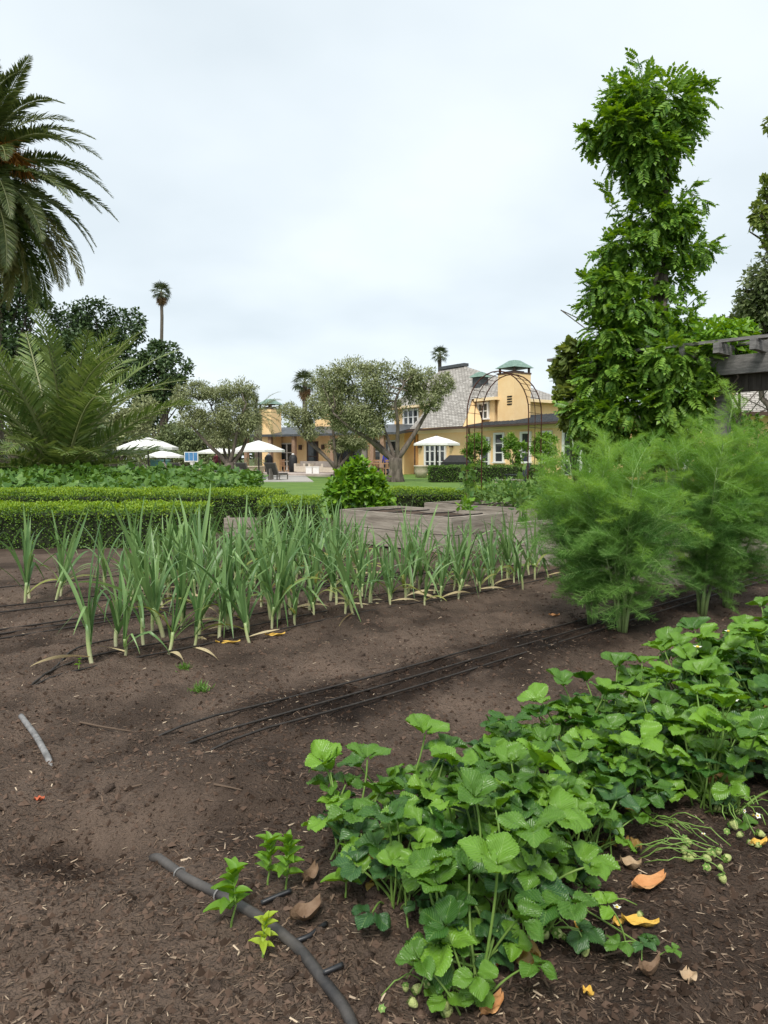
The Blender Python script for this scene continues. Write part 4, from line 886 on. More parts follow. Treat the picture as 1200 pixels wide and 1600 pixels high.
# climber and small herbs around the arch and in the beds
def herb(p, h, w, n, size, label, m='herb', T=T_OVAL, name='herb_plant', cat='plant', group=None, stems=5):
    p = np.array(p, float); root = thing(name, p, label, cat, group); s_ = MB()
    for _ in range(stems): s_.tube(curve(p, p + A(rng.normal() * w * .4, rng.normal() * w * .4, h * rng.uniform(.7, 1)), 0, 5, .05), np.linspace(.006, .003, 5) * max(1, h), 4)
    part('stem', s_, M['petiole'], root); pts = p + A(0, 0, h * .5) + rand_dirs(n) * rng.random((n, 1)) ** .5 * A(w, w, h * .5)
    part('foliage', leaves(MB(), pts, nrm(pts - p - A(0, 0, h * .3)), size, T, .6, .1), M[m], root, kind='stuff' if n > 300 else None)
b1 = P(728, 800, 10.2); herb(A(b1[0], 10.2, .42), .18, .13, 30, .085, 'pale green seedling clump in the central raised bed', 'seedling', T_BROAD)
herb(A(P(732, 790, 10.6)[0], 10.6, .4), .75, .13, 60, .10, 'slender climbing squash on the left arch foot', 'herb', T_BROAD)
for px, d, h, w, lab in [(795, 11.6, .55, .45, 'bushy grey green herb under the iron arch'), (835, 11.2, .6, .4, 'leafy green herb right of the iron arch'), (815, 9.2, .75, .16, 'spindly tall weed in the right raised bed'),
                         (858, 10.5, .7, .35, 'bushy green plant touching the fennel left side'), (760, 12.5, .5, .4, 'low herb in the back raised bed'), (875, 13.5, 1.0, .5, 'tall green shrub behind the fennel plume')]:
    herb(A(P(px, 790, d)[0], d, .3), h, w, 420 if w > .3 else 60, .085, lab, 'herb', T_DIAMOND if w > .3 else T_BROAD)

# ================================================================== pergola and climbers
pg_o = A(4.3, 9.5); pu = nrm(A(1, -1.02)); pv = A(-pu[1], pu[0])
def PG(s, t, z): q = pg_o + pu * s + pv * t; return A(q[0], q[1], z)
PU, PV = A(*pu, 0), A(*pv, 0)
per = thing('pergola', PG(0, 0, 0), 'weathered grey timber pergola carrying vines at right', 'pergola')
def pgb(name, s0, s1, t0, t1, z0, z1, m='beam'): return part(name, MB().box(PG((s0 + s1) / 2, (t0 + t1) / 2, (z0 + z1) / 2), (s1 - s0, t1 - t0, z1 - z0), PU, PV), M[m], per)
pgb('beam', -2.1, 4.5, -.16, -.06, 2.20, 2.43); pgb('beam', -2.1, 4.5, .10, .20, 2.20, 2.43)
for k in range(30): pgb('fascia_board', -.55 + k * .15, -.55 + k * .15 + .146, -.02, .03, 1.99, 2.215, 'beam_dark')
for s_ in (-1.75, .0, 2.4): pgb('post', s_ - .08, s_ + .08, .035, .097 + .09, 0, 2.198)
pgb('post', -.90, -.78, -.055, .06, 0, 5.6, 'bark_dark'); pgb('post', -1.75, -1.59, 2.4, 2.56, 0, 2.2); pgb('post', 2.4, 2.56, 2.4, 2.56, 0, 2.2)
pgb('beam', -2.1, 4.5, 2.43, 2.53, 2.20, 2.43)
for k in range(11): pgb('rafter', -2.0 + k * .42, -1.93 + k * .42, -.52, 3.0, 2.433, 2.56)
for k in range(8): pgb('lath', -2.3, 4.6, -.45 + k * .42, -.37 + k * .42, 2.563, 2.60)
wi = thing('wisteria_vine', PG(-.84, 0, 0), 'tall wisteria climbing a post in leafy tiers above the pergola', 'vine')
tr_ = MB()
for k in range(4):
    t = np.linspace(0, 1, 30); a = t * 9 + k * 1.6; zz = t * (5.9 if k < 2 else 4.6); c_ = PG(-.84, .02, 0)
    tr_.tube(np.stack([c_[0] + (.10 + .05 * np.sin(t * 17 + k)) * np.cos(a), c_[1] + (.10 + .05 * np.sin(t * 17 + k)) * np.sin(a), zz], 1), np.linspace(.055, .02, 30), 6)
part('stem', tr_, M['bark'], wi, True)
dW = 10.1
WL = lobes_px([(1012, 178, 70, 42), (978, 205, 44, 38), (1048, 200, 44, 44), (1012, 245, 56, 36), (1003, 138, 34, 24), (1066, 150, 24, 16), (932, 215, 20, 16), (1015, 278, 34, 18), (1010, 308, 24, 14), (1045, 440, 26, 18),
               (1022, 345, 46, 30), (1058, 332, 26, 22), (985, 385, 44, 28), (1092, 392, 26, 15), (1040, 390, 34, 24), (962, 452, 44, 28), (985, 425, 40, 24), (940, 475, 28, 20), (990, 490, 52, 30), (1058, 508, 40, 24), (958, 530, 48, 28),
               (1015, 560, 60, 30), (950, 590, 44, 36), (1055, 590, 50, 36), (990, 640, 66, 44), (935, 655, 40, 36), (1050, 645, 54, 30), (1090, 535, 36, 20), (1000, 690, 80, 24)], dW, .8, .35)
WL += lobes_px([(1050, 555, 40, 28), (1085, 575, 32, 30), (1090, 620, 22, 30), (1060, 610, 34, 30)], 9.45, .8, .2)
pts, out = clumps(WL, 6000, 22, .34, .5)
d_ = out + A(0, 0, -.35) + rng.normal(size=pts.shape) * .35; n_ = A(0, 0, 1.) + out * .8 + rng.normal(size=pts.shape) * .3; sz = .20 * rng.uniform(.7, 1.3, len(pts))
front = np.argsort(pts[:, 1] + rng.random(len(pts)) * .8 - out[:, 2] * .3)[:300]; mask = np.ones(len(pts), bool); mask[front] = False
part('foliage', scatter(MB(), pts[mask], d_[mask], n_[mask], sz[mask], *T_COMP), M['wisteria'], wi, kind='stuff')
comp_me = MB().add(T_COMP[0], T_COMP[1]).mesh('leaf', M['wisteria_o']); Fm = frames(d_[front], n_[front])
from mathutils import Matrix
for q, i in enumerate(front):
    o = link('leaf', comp_me, wi); m4 = Matrix(Fm[q].tolist()).to_4x4(); m4 = m4 @ Matrix.Scale(float(sz[i]), 4); m4.translation = [float(v) for v in pts[i] - np.array(wi.location)]; o.matrix_basis = m4
# looser shoots sticking out
sh_l = MB()
for px, py, dx_, dy_ in [(1000, 110, -4, -18), (1062, 140, 16, -14), (1090, 135, 14, -4), (918, 205, -10, 4), (1105, 390, 14, -14), (1075, 300, 14, -14), (1090, 310, 12, 6), (925, 440, -10, -6), (915, 470, -8, 10), (962, 330, -10, -10), (955, 310, -8, -16), (1085, 470, 10, -10)]:
    a_, b_ = P(px, py, dW), P(px + dx_, py + dy_, dW - .1); part('shoot', MB().tube(curve(P(px - dx_ * 2, py - dy_ * 2, dW), b_, .02, 5), .006, 4), M['petiole'], wi); k = 5
    pp = a_ + (b_ - a_) * np.linspace(0, 1, k)[:, None]; scatter(sh_l, pp, nrm(b_ - a_) + rng.normal(size=(k, 3)) * .6, A(0, 0, 1.) + rng.normal(size=(k, 3)) * .3, .2, *T_COMP)
part('shoot_leaves', sh_l, M['wisteria'], wi, kind='stuff')
def vine(name, base, lobes, n, size, T, m, label, sub=20, tight=.28, stem_to=True):
    base = np.array(base, float); root = thing(name, base, label, 'vine'); s_ = MB()
    for c, r in lobes: s_.tube(curve(base + rng.normal(size=3) * .04, c, .05, 8, .04), np.linspace(.03, .01, 8), 5)
    part('stem', s_, M['bark'], root, True); pts, out = clumps(lobes, n, sub, tight, .4); part('foliage', leaves(MB(), pts, out, size, T, .8, .3), M[m], root, kind='stuff')
vine('grape_vine', PG(-1.95, .0, 0), lobes_px([(895, 555, 26, 20), (905, 585, 36, 26), (880, 580, 18, 20), (935, 560, 30, 24), (890, 625, 26, 24), (915, 650, 20, 30), (885, 655, 14, 12), (925, 610, 26, 30)], 10.6, .9), 2300, .12, T_BROAD, 'grape', 'yellowish grape vine wrapped round the left pergola post')
vine('trumpet_vine', PG(.3, .5, 0), lobes_px([(1125, 525, 40, 20), (1105, 555, 34, 22), (1150, 520, 34, 16), (1140, 545, 26, 14)], 9.6, 1.0), 900, .13, T_DIAMOND, 'lovage', 'fresh green vine spilling over the pergola beam')
vine('climbing_rose', GP(1150, 745) * A(1, 1, 0), lobes_px([(1130, 645, 30, 14), (1160, 655, 26, 14), (1105, 655, 28, 20), (1180, 690, 40, 30), (1195, 730, 40, 34), (1100, 700, 40, 34), (950, 700, 40, 30), (1040, 710, 40, 30)], 10.8, 1.0), 3000, .085, T_OVAL, 'wisteria', 'dark leafy climber behind the right fennel, under the beam')

# ================================================================== the vegetable garden in front
# ------------------------------------------------------------------ leeks
def strap(L, w, a0, a1, kink=None, twist=0):
    """leek leaf: V-folded strap from the origin, leaning a0 from the vertical at its base and a1 at its tip"""
    k = 11; t = np.linspace(0, 1, k); ang = a0 + (a1 - a0) * t ** 1.8
    if kink: ang = np.where(t > kink[0], ang + kink[1], ang)
    ds = L / (k - 1); x = np.concatenate([[0], np.cumsum(np.sin(ang[:-1]) * ds)]); z = np.concatenate([[0], np.cumsum(np.cos(ang[:-1]) * ds)])
    ww_ = w * np.clip(np.minimum(.75 + t * 1.5, (1 - t) * 2.2) , .0, 1) + .0008; fold = .55 * (1 - t * .8); tw = twist * t
    V = []
    for i in range(k):
        nx_, nz_ = -math.cos(ang[i]), math.sin(ang[i])          # upper side of the leaf
        for s in (-1, 0, 1):
            yy_ = s * ww_[i] * math.cos(tw[i]); up_ = abs(s) * ww_[i] * fold[i] + s * ww_[i] * math.sin(tw[i])
            V.append([x[i] + nx_ * up_, yy_, z[i] + nz_ * up_])
    F = [[i * 3 + j, i * 3 + j + 1, i * 3 + j + 4, i * 3 + j + 3] for i in range(k - 1) for j in (0, 1)]
    return MB().add(V, F)
LK = [strap(.50, .0105, .05, .35), strap(.56, .011, .10, .9), strap(.54, .0105, .2, 1.5), strap(.50, .010, .3, 2.3), strap(.48, .011, .22, .6, (.45, 1.9)), strap(.56, .010, .14, .5, (.65, 2.1), .9), strap(.44, .009, .5, 2.5), strap(.60, .010, .07, .4, (.8, 1.5)), strap(.52, .010, .35, 1.4, None, 1.2), strap(.46, .009, .6, 1.9, (.5, .9), .6), strap(.50, .010, .12, .3, (.35, 2.4), .4)]
LK = [m.mesh('leaf', M['leek'], True) for m in LK]
LKP = [strap(.34, .012, .7, 2.6, None, .6).mesh('leaf', M['leek_pale'], True), strap(.30, .010, 1.0, 2.2, None, 1.2).mesh('leaf', M['leek_pale'], True)]
LKD = [strap(.30, .009, 1.3, 2.0, None, 2).mesh('leaf', M['dry'], True), strap(.24, .010, 1.6, 1.75, None, 1).mesh('leaf', M['dry'], True)]
def stalk_mesh(h, r):
    m = MB(); t = np.linspace(0, 1, 8); m.tube(np.stack([.01 * np.sin(t * 3), 0 * t, -.03 + t * (h + .03)], 1), r * (1 + .15 * t) * np.where(t < .1, 1.15, 1), 9); return m.mesh('stalk', lk_stalk, True)
lk_stalk = bpy.data.materials.new('leek_stalk'); lk_stalk.use_nodes = True; t = lk_stalk.node_tree; p = t.nodes['Principled BSDF']; p.inputs['Roughness'].default_value = .4
g = t.nodes.new('ShaderNodeTexCoord'); sx_ = t.nodes.new('ShaderNodeSeparateXYZ'); rr_ = t.nodes.new('ShaderNodeValToRGB'); mr = t.nodes.new('ShaderNodeMapRange'); mr.inputs['From Max'].default_value = .21
t.links.new(g.outputs['Object'], sx_.inputs[0]); t.links.new(sx_.outputs[2], mr.inputs['Value']); t.links.new(mr.outputs[0], rr_.inputs[0]); t.links.new(rr_.outputs[0], p.inputs['Base Color'])
e = rr_.color_ramp.elements; e[0].color = (.50, .47, .30, 1); e[1].color = (.13, .24, .09, 1); q = e.new(.45); q.color = (.38, .45, .18, 1)
STK = [stalk_mesh(h, r) for h, r in ((.17, .0095), (.21, .0105), (.14, .009))]
STH = [.17, .21, .14]
def leek(x, y, sc, label, group=None, pale=.45, lean=None):
    z = float(soil_h(x, y)); root = thing('leek', (x, y, z - .01), label, 'leek', group, rng.uniform(0, 6.28)); root.scale = (sc,) * 3
    root.rotation_euler[0] = rng.normal() * .13; root.rotation_euler[1] = rng.normal() * .13
    k = rng.integers(0, 3); link('stalk', STK[k], root); nl = rng.integers(7, 11)
    for i in range(nl):
        q = i / (nl - 1); c = [rng.choice([0, 1, 7]), rng.choice([1, 2, 5, 7, 8]), rng.choice([2, 3, 4, 5, 8, 10]), rng.choice([3, 4, 6, 9, 10])][min(3, int(q * 4))]
        o = link('leaf', LK[c], root); o.location = (0, 0, STH[k] * (1.0 - .45 * q) - .01); o.rotation_euler = (rng.normal() * .10, rng.normal() * .10, (i % 2) * math.pi + rng.normal() * .75)
        f = rng.uniform(.7, 1.15); o.scale = (f, f, f)
    for _ in range(int(rng.random() < pale) + int(rng.random() < pale * .6)):
        o = link('leaf', LKP[rng.integers(0, 2)], root); o.location = (0, 0, rng.uniform(.05, .14)); o.rotation_euler = (0, 0, rng.uniform(0, 6.28))
    for _ in range(int(rng.random() < .45)):
        o = link('leaf', LKD[rng.integers(0, 2)], root); o.location = (0, 0, rng.uniform(.01, .05)); o.rotation_euler = (0, 0, rng.uniform(0, 6.28))
ords = ['first', 'second', 'third', 'fourth', 'fifth', 'sixth', 'seventh', 'eighth', 'ninth', 'tenth', 'eleventh', 'twelfth', 'thirteenth', 'fourteenth', 'fifteenth', 'sixteenth', 'seventeenth', 'eighteenth', 'nineteenth', 'twentieth', 'twenty-first', 'twenty-second', 'twenty-third', 'twenty-fourth', 'twenty-fifth', 'twenty-sixth', 'twenty-seventh']
na = 26
for i in range(na):
    a = -.02 + i * 4.25 / (na - 1) + rng.normal() * .04; x, y = row(a, rng.normal() * .07); leek(x, y, rng.uniform(.75, 1.12) * (1.0 - .025 * a), f'blue green leek, {ords[i]} from the left in the front row', 'leeks of the front row')
for w, a0, a1, n_, lab, grp in [(.24, .15, 4.4, 26, 'blue green leek in the second row, close behind the front row', 'leeks of the second row'), (.52, .5, 4.6, 25, 'blue green leek in the crowded middle of the leek bed', 'leeks in the middle'),
                                (1.75, .9, 3.3, 19, 'blue green leek in the far rows just before the raised beds', 'leeks of the far rows'), (1.5, 1.1, 3.1, 14, 'blue green leek just behind the crossing drip lines', 'leeks behind the crossing drip lines'), (2.35, 1.1, 3.8, 16, 'blue green leek in the very last row below the hedge', 'leeks of the last row'), (2.05, 1.0, 3.6, 19, 'blue green leek in the far rows just before the raised beds', 'leeks of the far rows')]:
    for i in range(n_):
        x, y = row(a0 + (a1 - a0) * i / (n_ - 1) + rng.normal() * .06, w + rng.normal() * .05)
        if x > 1.25 and y > 7.2: continue
        lab_ = lab if w != .24 else f'blue green leek, {ords[i]} from the left in the second row behind the front one'
        leek(x, y, rng.uniform(.8, 1.2) * (1.14 - .08 * max(0, i / n_ * (a1 - a0) + a0 - .5)), lab_, grp, .3)
for k, (px, py) in enumerate(((42, 942), (90, 940))):
    for j in range(2):
        p = SP(px + j * 7 - 3, py - j * 8); leek(p[0], p[1], 1.1, f'leek of the {["left", "right"][k]} one of two lone leek clumps at left, {["front", "rear"][j]} stalk', 'lone leeks at left', .5)

# ------------------------------------------------------------------ drip lines, pipe and hose
def soil_line(pts, r, n=26, dz=.006, wob=.01):
    pts = np.array(pts, float)[:, :2]; d = np.concatenate([[0], np.cumsum(np.linalg.norm(np.diff(pts, axis=0), axis=1))]); t = np.linspace(0, d[-1], n)
    q = np.stack([np.interp(t, d, pts[:, i]) for i in (0, 1)], 1); q[1:-1] += rng.normal(size=(n - 2, 2)) * wob * .07
    for _ in range(2): q[1:-1] = (q[:-2] + 2 * q[1:-1] + q[2:]) / 4
    z = soil_h(q[:, 0], q[:, 1]) + r * .6 + dz; zs = z.copy()
    for _ in range(40): zs[1:-1] = (zs[:-2] + 2 * zs[1:-1] + zs[2:]) / 4
    return np.column_stack([q, zs + .004])
def dripline(pts, label, group, r=.0052, n=44, bury=(True, False)):
    q = soil_line(pts, r, n)
    if bury[0]: q[0, 2] -= .04; q[1, 2] -= .012
    if bury[1]: q[-1, 2] -= .04
    c = q[0].copy(); simple('drip_line', MB().tube(q, r, 7), M['drip'], label, 'drip line', group, c, True)
for k, (w, a0) in enumerate(((-1.24, -.32), (-1.38, -.38), (-1.49, -.22))):
    dripline([row(a0, w - .015), row(1.5, w + .01), row(3.2, w), row(6.5, w - .02)], ['back black drip line of the three in the damp strip', 'middle black drip line of the three in the damp strip', 'front black drip line of the three in the damp strip'][k], 'drip lines in the damp strip')
for k, w in enumerate((-.07, .12, .40)):
    s0 = SP(20 + 12 * k, 1085 - 4 * k); dripline([s0[:2], SP(70 + 10 * k, 1058 - 8 * k)[:2], row(-.02, w), row(2, w + .02), row(4.6, w)], ['front drip line at the foot of the leek row', 'middle drip line under the leek row', 'back drip line under the leek row'][k], 'drip lines under the leeks', .0052)
for k, w in enumerate((1.08, 1.2, 1.30)):
    dripline([row(-3.2, w), row(0, w + .03), row(4.5, w)], ['front drip line crossing the path behind the leek bed', 'middle drip line crossing the path behind the leek bed', 'back drip line crossing the path behind the leek bed'][k], 'drip lines behind the leeks', .006)
for k, w in enumerate((1.9, 2.15, 3.0)):
    dripline([row(-3.0, w), row(.5, w), row(3.0, w)], ['drip line in front of the lone leeks', 'drip line beneath the lone leeks', 'drip line along the foot of the left hedge'][k], 'drip lines by the hedge', .006)
q = soil_line([SP(33, 1122), SP(58, 1158), SP(80, 1196)], .0115, 10, -.002, 0); q[-1, 2] -= .02
simple('grey_pipe', MB().tube(q, .0118, 12), M['pipe'], 'short straight grey pipe sticking out of the soil at left', 'pipe', base=q[0], smooth=True)
hp = [SP(238, 1338), SP(290, 1378), SP(350, 1412), SP(420, 1448), SP(470, 1490), SP(510, 1545), SP(545, 1592), SP(566, 1660)]
q = soil_line(hp, .0130, 44, -.003, 0); q[0, 2] -= .015; q[1, 2] -= .006; hs = thing('garden_hose', q[0], 'black irrigation hose curving across the bottom soil', 'hose')
part('hose', MB().tube(q, .0130, 14), M['hose_dusty'], hs, True)
for i in (8, 16):
    t_ = nrm(q[i + 1] - q[i - 1]); sd_ = nrm(np.cross(t_, [0, 0, 1])); part('wire_clip', MB().tube([q[i] + sd_ * .0165 * math.cos(a) + A(0, 0, .0160 * math.sin(a)) for a in np.linspace(-.9, 4.04, 12)], .0022, 5), M['pipe'], hs)
qa = soil_line([SP(408, 1422), SP(425, 1408), SP(455, 1398)], .006, 10, .004, 0); simple('feeder_tube', MB().tube(qa, .006, 7), M['hose'], 'thin black tube leaving the hose beside the seedlings', 'tube', base=qa[0], smooth=True)
qa = soil_line([SP(462, 1478), SP(485, 1464), SP(510, 1450)], .006, 10, .004, 0); simple('feeder_tube', MB().tube(qa, .006, 7), M['hose'], 'thin black tube from hose towards the strawberry plants', 'tube', base=qa[0], smooth=True)
qa = soil_line([SP(505, 1528), SP(520, 1520), SP(536, 1516)], .006, 8, .004, 0); simple('feeder_tube', MB().tube(qa, .006, 7), M['hose'], 'stub of black tube near the bottom end of hose', 'tube', base=qa[0], smooth=True)

# ------------------------------------------------------------------ fennel
def fennel_frond(seed):
    r_ = np.random.default_rng(seed); mb = MB(); L = .42; k = 9; t = np.linspace(0, 1, k); path = np.stack([L * t, .04 * np.sin(t * 2 + seed) * t, -.10 * t ** 2], 1)
    mb.tube(path, np.linspace(.0032, .001, k), 4, slot=1); pos, dr, ln = [], [], []
    for i in range(14):
        x = .18 + .80 * i / 13; b = np.array([np.interp(x, t, path[:, j]) for j in range(3)]); bl = .17 * (1 - .62 * x) * r_.uniform(.8, 1.15)
        for s in (-1, 1):
            d = nrm(A(.75, s * .85, r_.normal() * .38)); e_ = b + d * bl
            mb.bar(b, e_, .0014, .0014, slot=1)
            for j in range(7):
                y = .15 + .85 * j / 6; c = b + d * bl * y
                for _ in range(3):
                    pos.append(c); dr.append(nrm(d * .8 + r_.normal(size=3) * .62)); ln.append(.05 * (1.15 - .5 * y) * r_.uniform(.7, 1.3))
    pos, dr, ln = np.array(pos), np.array(dr), np.array(ln); N = len(pos)
    for _ in range(1):
        q = np.repeat(np.arange(N), 2); dd = nrm(dr[q] + r_.normal(size=(len(q), 3)) * .45)
        T = A([0, .014, 0], [0, -.014, 0], [1, 0, -.08]); nn = r_.normal(size=(len(q), 3)); x_ = nrm(dd); z_ = nrm(nn - (nn * x_).sum(-1, keepdims=True) * x_); y_ = np.cross(z_, x_); Fm_ = np.stack([x_, y_, z_], -1)
        V = pos[q][:, None] + np.einsum('nij,kj->nki', Fm_, T) * ln[q][:, None, None]; F = np.array([[0, 1, 2]])[None] + (np.arange(len(q)) * 3)[:, None, None]; mb.add(V.reshape(-1, 3), F.reshape(-1, 3))
    return mb.mesh('frond', [M['fennel' if seed < 5 else 'fennel_top'], M['fennel_twig']])
FF = [fennel_frond(i) for i in range(5)]; FF2 = [fennel_frond(i + 5) for i in range(5)]
def fennel(base, h, lean, n, label, spread):
    base = np.array(base, float); root = thing('fennel_plant', base, label, 'fennel', 'fennel plants')
    for i in range(n):
        az = i * 2.39996 + rng.uniform(-.3, .3); q = (i + .5) / n; inc = .08 + spread * 1.15 * q ** .8; L = h * (1.02 - .30 * q) * rng.uniform(.9, 1.08); k = 10; t = np.linspace(0, 1, k)
        dirh = A(math.cos(az), math.sin(az), 0); ang = inc * (.35 + 1.0 * t); ds = L / (k - 1)
        pts = [base + dirh * .012 * (1 + q) + A(0, 0, -.03)]
        for a_ in ang[:-1]: pts.append(pts[-1] + (dirh * math.sin(a_) + A(0, 0, math.cos(a_)) + A(lean[0], lean[1], 0) * .4) * ds)
        pts = np.array(pts); r0_ = rng.uniform(.006, .011); m = MB(); m.tube(pts, np.linspace(r0_, .0025, k), 7)
        sh_ = MB().tube(pts[:3] + rng.normal(size=(3, 3)) * .003, [r0_ * 1.3, r0_ * 1.5, r0_ * .9], 8); (part('sheath', sh_, M['fennel_stem'], root, True) if i % 2 else None); part('stalk', m, M['fennel_stem'], root, True)
        for j in range(36):
            u = .19 + .81 * (j + rng.random()) / 36; p = np.array([np.interp(u, t, pts[:, c]) for c in range(3)]); a2 = az + rng.normal() * 1.3 + (j % 2) * 1.6; el = rng.uniform(-.2, 1.15) * (.6 + .5 * u)
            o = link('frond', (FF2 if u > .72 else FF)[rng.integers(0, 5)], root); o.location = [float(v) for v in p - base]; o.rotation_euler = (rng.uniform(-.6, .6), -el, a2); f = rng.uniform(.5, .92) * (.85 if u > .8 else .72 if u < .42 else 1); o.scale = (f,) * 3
fennel(SP(925, 975) , 1.30, (-.05, .05), 7, 'feathery fennel plant at the left of the fennel group', .25)
fennel(SP(972, 988), 1.20, (-.06, -.03), 7, 'feathery fennel plant in front, centre of the fennel group', .25)
fennel(SP(1096, 962), 1.50, (.06, .05), 9, 'tallest feathery fennel plant at the right of the group', .30)
fennel(SP(1135, 948), 1.38, (.14, .05), 8, 'feathery fennel plant furthest right in the fennel group', .30)

# ------------------------------------------------------------------ strawberries
def leaflet(L, Wd, fold, cup, seed):
    r_ = np.random.default_rng(seed); ni, nj = 23, 9; V, UV = [], []
    for i in range(ni):
        t = i / (ni - 1); w = Wd * (((t / .60) ** .85) * (1.75 - .75 * (t / .60)) if t < .60 else math.sqrt(max(.06, 1 - ((t - .60) / .46) ** 2)))
        for j in range(nj):
            s = (j - (nj - 1) / 2) / ((nj - 1) / 2); tooth = 1.0; xa = 0
            if abs(s) == 1: tooth = 1.07 if i % 2 else .94; xa = .02 if i % 2 else 0
            x = L * (t - .12 * abs(s) ** 2 * t + xa); y = s * w * tooth
            if i == ni - 1: x += L * (.012 if j % 2 else -.012)
            ph = (t - abs(s) * .30) * 9 * 2 * math.pi * .5; z = fold * abs(y) * (1 - .35 * t) + .0018 * math.cos(2 * ph) * min(1, abs(s) * 2) - cup * L * t * t + .004 * math.sin(7 * t + 3 * s + seed)
            V.append([x, y, z]); UV.append([t, s])
    F = [[i * nj + j, i * nj + j + 1, (i + 1) * nj + j + 1, (i + 1) * nj + j] for i in range(ni - 1) for j in range(nj - 1)]
    return np.array(V), np.array(F), np.array(UV)
def straw_leaf(seed, plen, lean, L=.085, fold=.38, tilt=.25, m='straw'):
    """a whole trifoliate leaf on its petiole, growing from the origin towards +X"""
    r_ = np.random.default_rng(seed); k = 9; t = np.linspace(0, 1, k); ang = lean * (.5 + .9 * t); ds = plen / (k - 1); x = np.concatenate([[0], np.cumsum(np.sin(ang[:-1]) * ds)]); z = np.concatenate([[0], np.cumsum(np.cos(ang[:-1]) * ds)])
    path = np.stack([x, .015 * np.sin(t * 3 + seed), z], 1); mb = MB(); mb.tube(path, np.linspace(.0032, .0022, k), 6, slot=1, cap=False); uvs = [np.zeros((k * 6, 2))]; tip = path[-1]
    for a_, sc in ((0, 1.0), (1.45, .94), (-1.45, .94)):
        V, F, UV = leaflet(L * sc, L * .47 * sc, fold * r_.uniform(.7, 1.2), r_.uniform(.05, .35), seed * 3 + int(a_ * 2) + 5); V = V + [.006, 0, 0]
        p_ = tilt * r_.uniform(.5, 1.4) if a_ == 0 else tilt * r_.uniform(.6, 1.6); c, s = math.cos(p_), math.sin(p_); V = np.stack([V[:, 0] * c - V[:, 2] * s, V[:, 1], V[:, 0] * s + V[:, 2] * c], 1)
        a2 = a_ + r_.normal() * .1; c, s = math.cos(a2), math.sin(a2); V = np.stack([V[:, 0] * c - V[:, 1] * s, V[:, 0] * s + V[:, 1] * c, V[:, 2]], 1)
        mb.add(V + tip, F); uvs.append(UV)
    return mb.mesh('leaf', [M[m], M['petiole']], True, uv=np.vstack(uvs))
SL_UP = [straw_leaf(i, .17 + .03 * (i % 3), .16 + .10 * (i % 4), .052 + .007 * (i % 3), .35 + .2 * (i % 4), .25 + .2 * (i % 3)) for i in range(10)]
SL_MID = [straw_leaf(20 + i, .14 + .025 * (i % 3), .58 + .12 * (i % 3), .048 + .007 * (i % 3), .3 + .2 * (i % 3), .05 + .2 * (i % 2)) for i in range(8)]
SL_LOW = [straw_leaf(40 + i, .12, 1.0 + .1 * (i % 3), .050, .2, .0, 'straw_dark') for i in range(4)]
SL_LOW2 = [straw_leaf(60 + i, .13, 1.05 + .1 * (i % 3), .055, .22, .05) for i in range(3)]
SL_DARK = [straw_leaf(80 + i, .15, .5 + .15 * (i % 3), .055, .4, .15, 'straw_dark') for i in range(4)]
SL_OLD = [straw_leaf(90, .12, 1.25, .04, .5, -.3, 'straw_old')]
def berry_mesh():
    m = MB(); m.lathe((0, 0, 0), [(.002, 0), (.0065, .003), (.010, .010), (.0115, .017), (.0095, .023), (.003, .026)], 10, slot=0)
    a = np.linspace(0, 6.28, 7)[:-1]; scatter(m, np.repeat([[0, 0, .025]], 6, 0), np.stack([np.cos(a), np.sin(a), np.full(6, .1)], 1), np.repeat([[0, 0, 1.]], 6, 0), .014, *T_OVAL, slot=1); return m.mesh('berry', [M['berry'], M['calyx']], True)
BERRY = berry_mesh()
def flower_mesh():
    m = MB(); a = np.linspace(0, 6.28, 6)[:-1]; scatter(m, np.zeros((5, 3)), np.stack([np.cos(a), np.sin(a), np.full(5, .15)], 1), np.repeat([[0, 0, 1.]], 5, 0), .011, *leaf_t(.42, .05, -.05)); m.lathe((0, 0, 0), [(.004, -.001), (.004, .002), (.001, .004)], 7, slot=1); return m.mesh('flower', [M['petal'], M['stamen']], True)
FLOWER = flower_mesh()
def strawberry(x, y, sc, label, group, up=8, mid=9, low=5, rz=None):
    z = float(soil_h(x, y)); root = thing('strawberry_plant', (x, y, z - .01), label, 'strawberry', group); root.scale = (sc,) * 3; k = int(rng.integers(0, 50))
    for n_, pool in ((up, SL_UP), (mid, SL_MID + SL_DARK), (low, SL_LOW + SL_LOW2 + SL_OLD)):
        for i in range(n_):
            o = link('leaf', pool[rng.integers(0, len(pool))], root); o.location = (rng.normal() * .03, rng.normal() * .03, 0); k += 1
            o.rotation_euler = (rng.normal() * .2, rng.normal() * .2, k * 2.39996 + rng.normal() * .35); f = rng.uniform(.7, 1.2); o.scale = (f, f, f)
    return root
SB = []
for r_i, w in enumerate((-2.54, -2.80, -3.06)):
    n_ = 21
    for i in range(n_):
        a = [-.26, -.36, -.42][r_i] + i * .225 + rng.normal() * (.05 if i > 1 else .015); x, y = row(a, w + (0 if r_i < 2 else .04 if i < 2 else .17 if i < 5 else .05 if i < 7 else -.10) + rng.normal() * .04)
        if x > 4: continue
        lab = (f'strawberry plant at the near left tip of the bed, {["back", "middle", "front"][r_i]} row' if i == 0 else f'strawberry plant {ords[i]} from the near tip in the {["back", "middle", "front"][r_i]} row of the bed')
        SB.append((strawberry(x, y, rng.uniform(.94, 1.14) * (1 + .07 * max(0, min(a, 2))), lab, 'strawberry plants in the bed', 11, 11, 5 if r_i < 2 else 8), r_i, i))
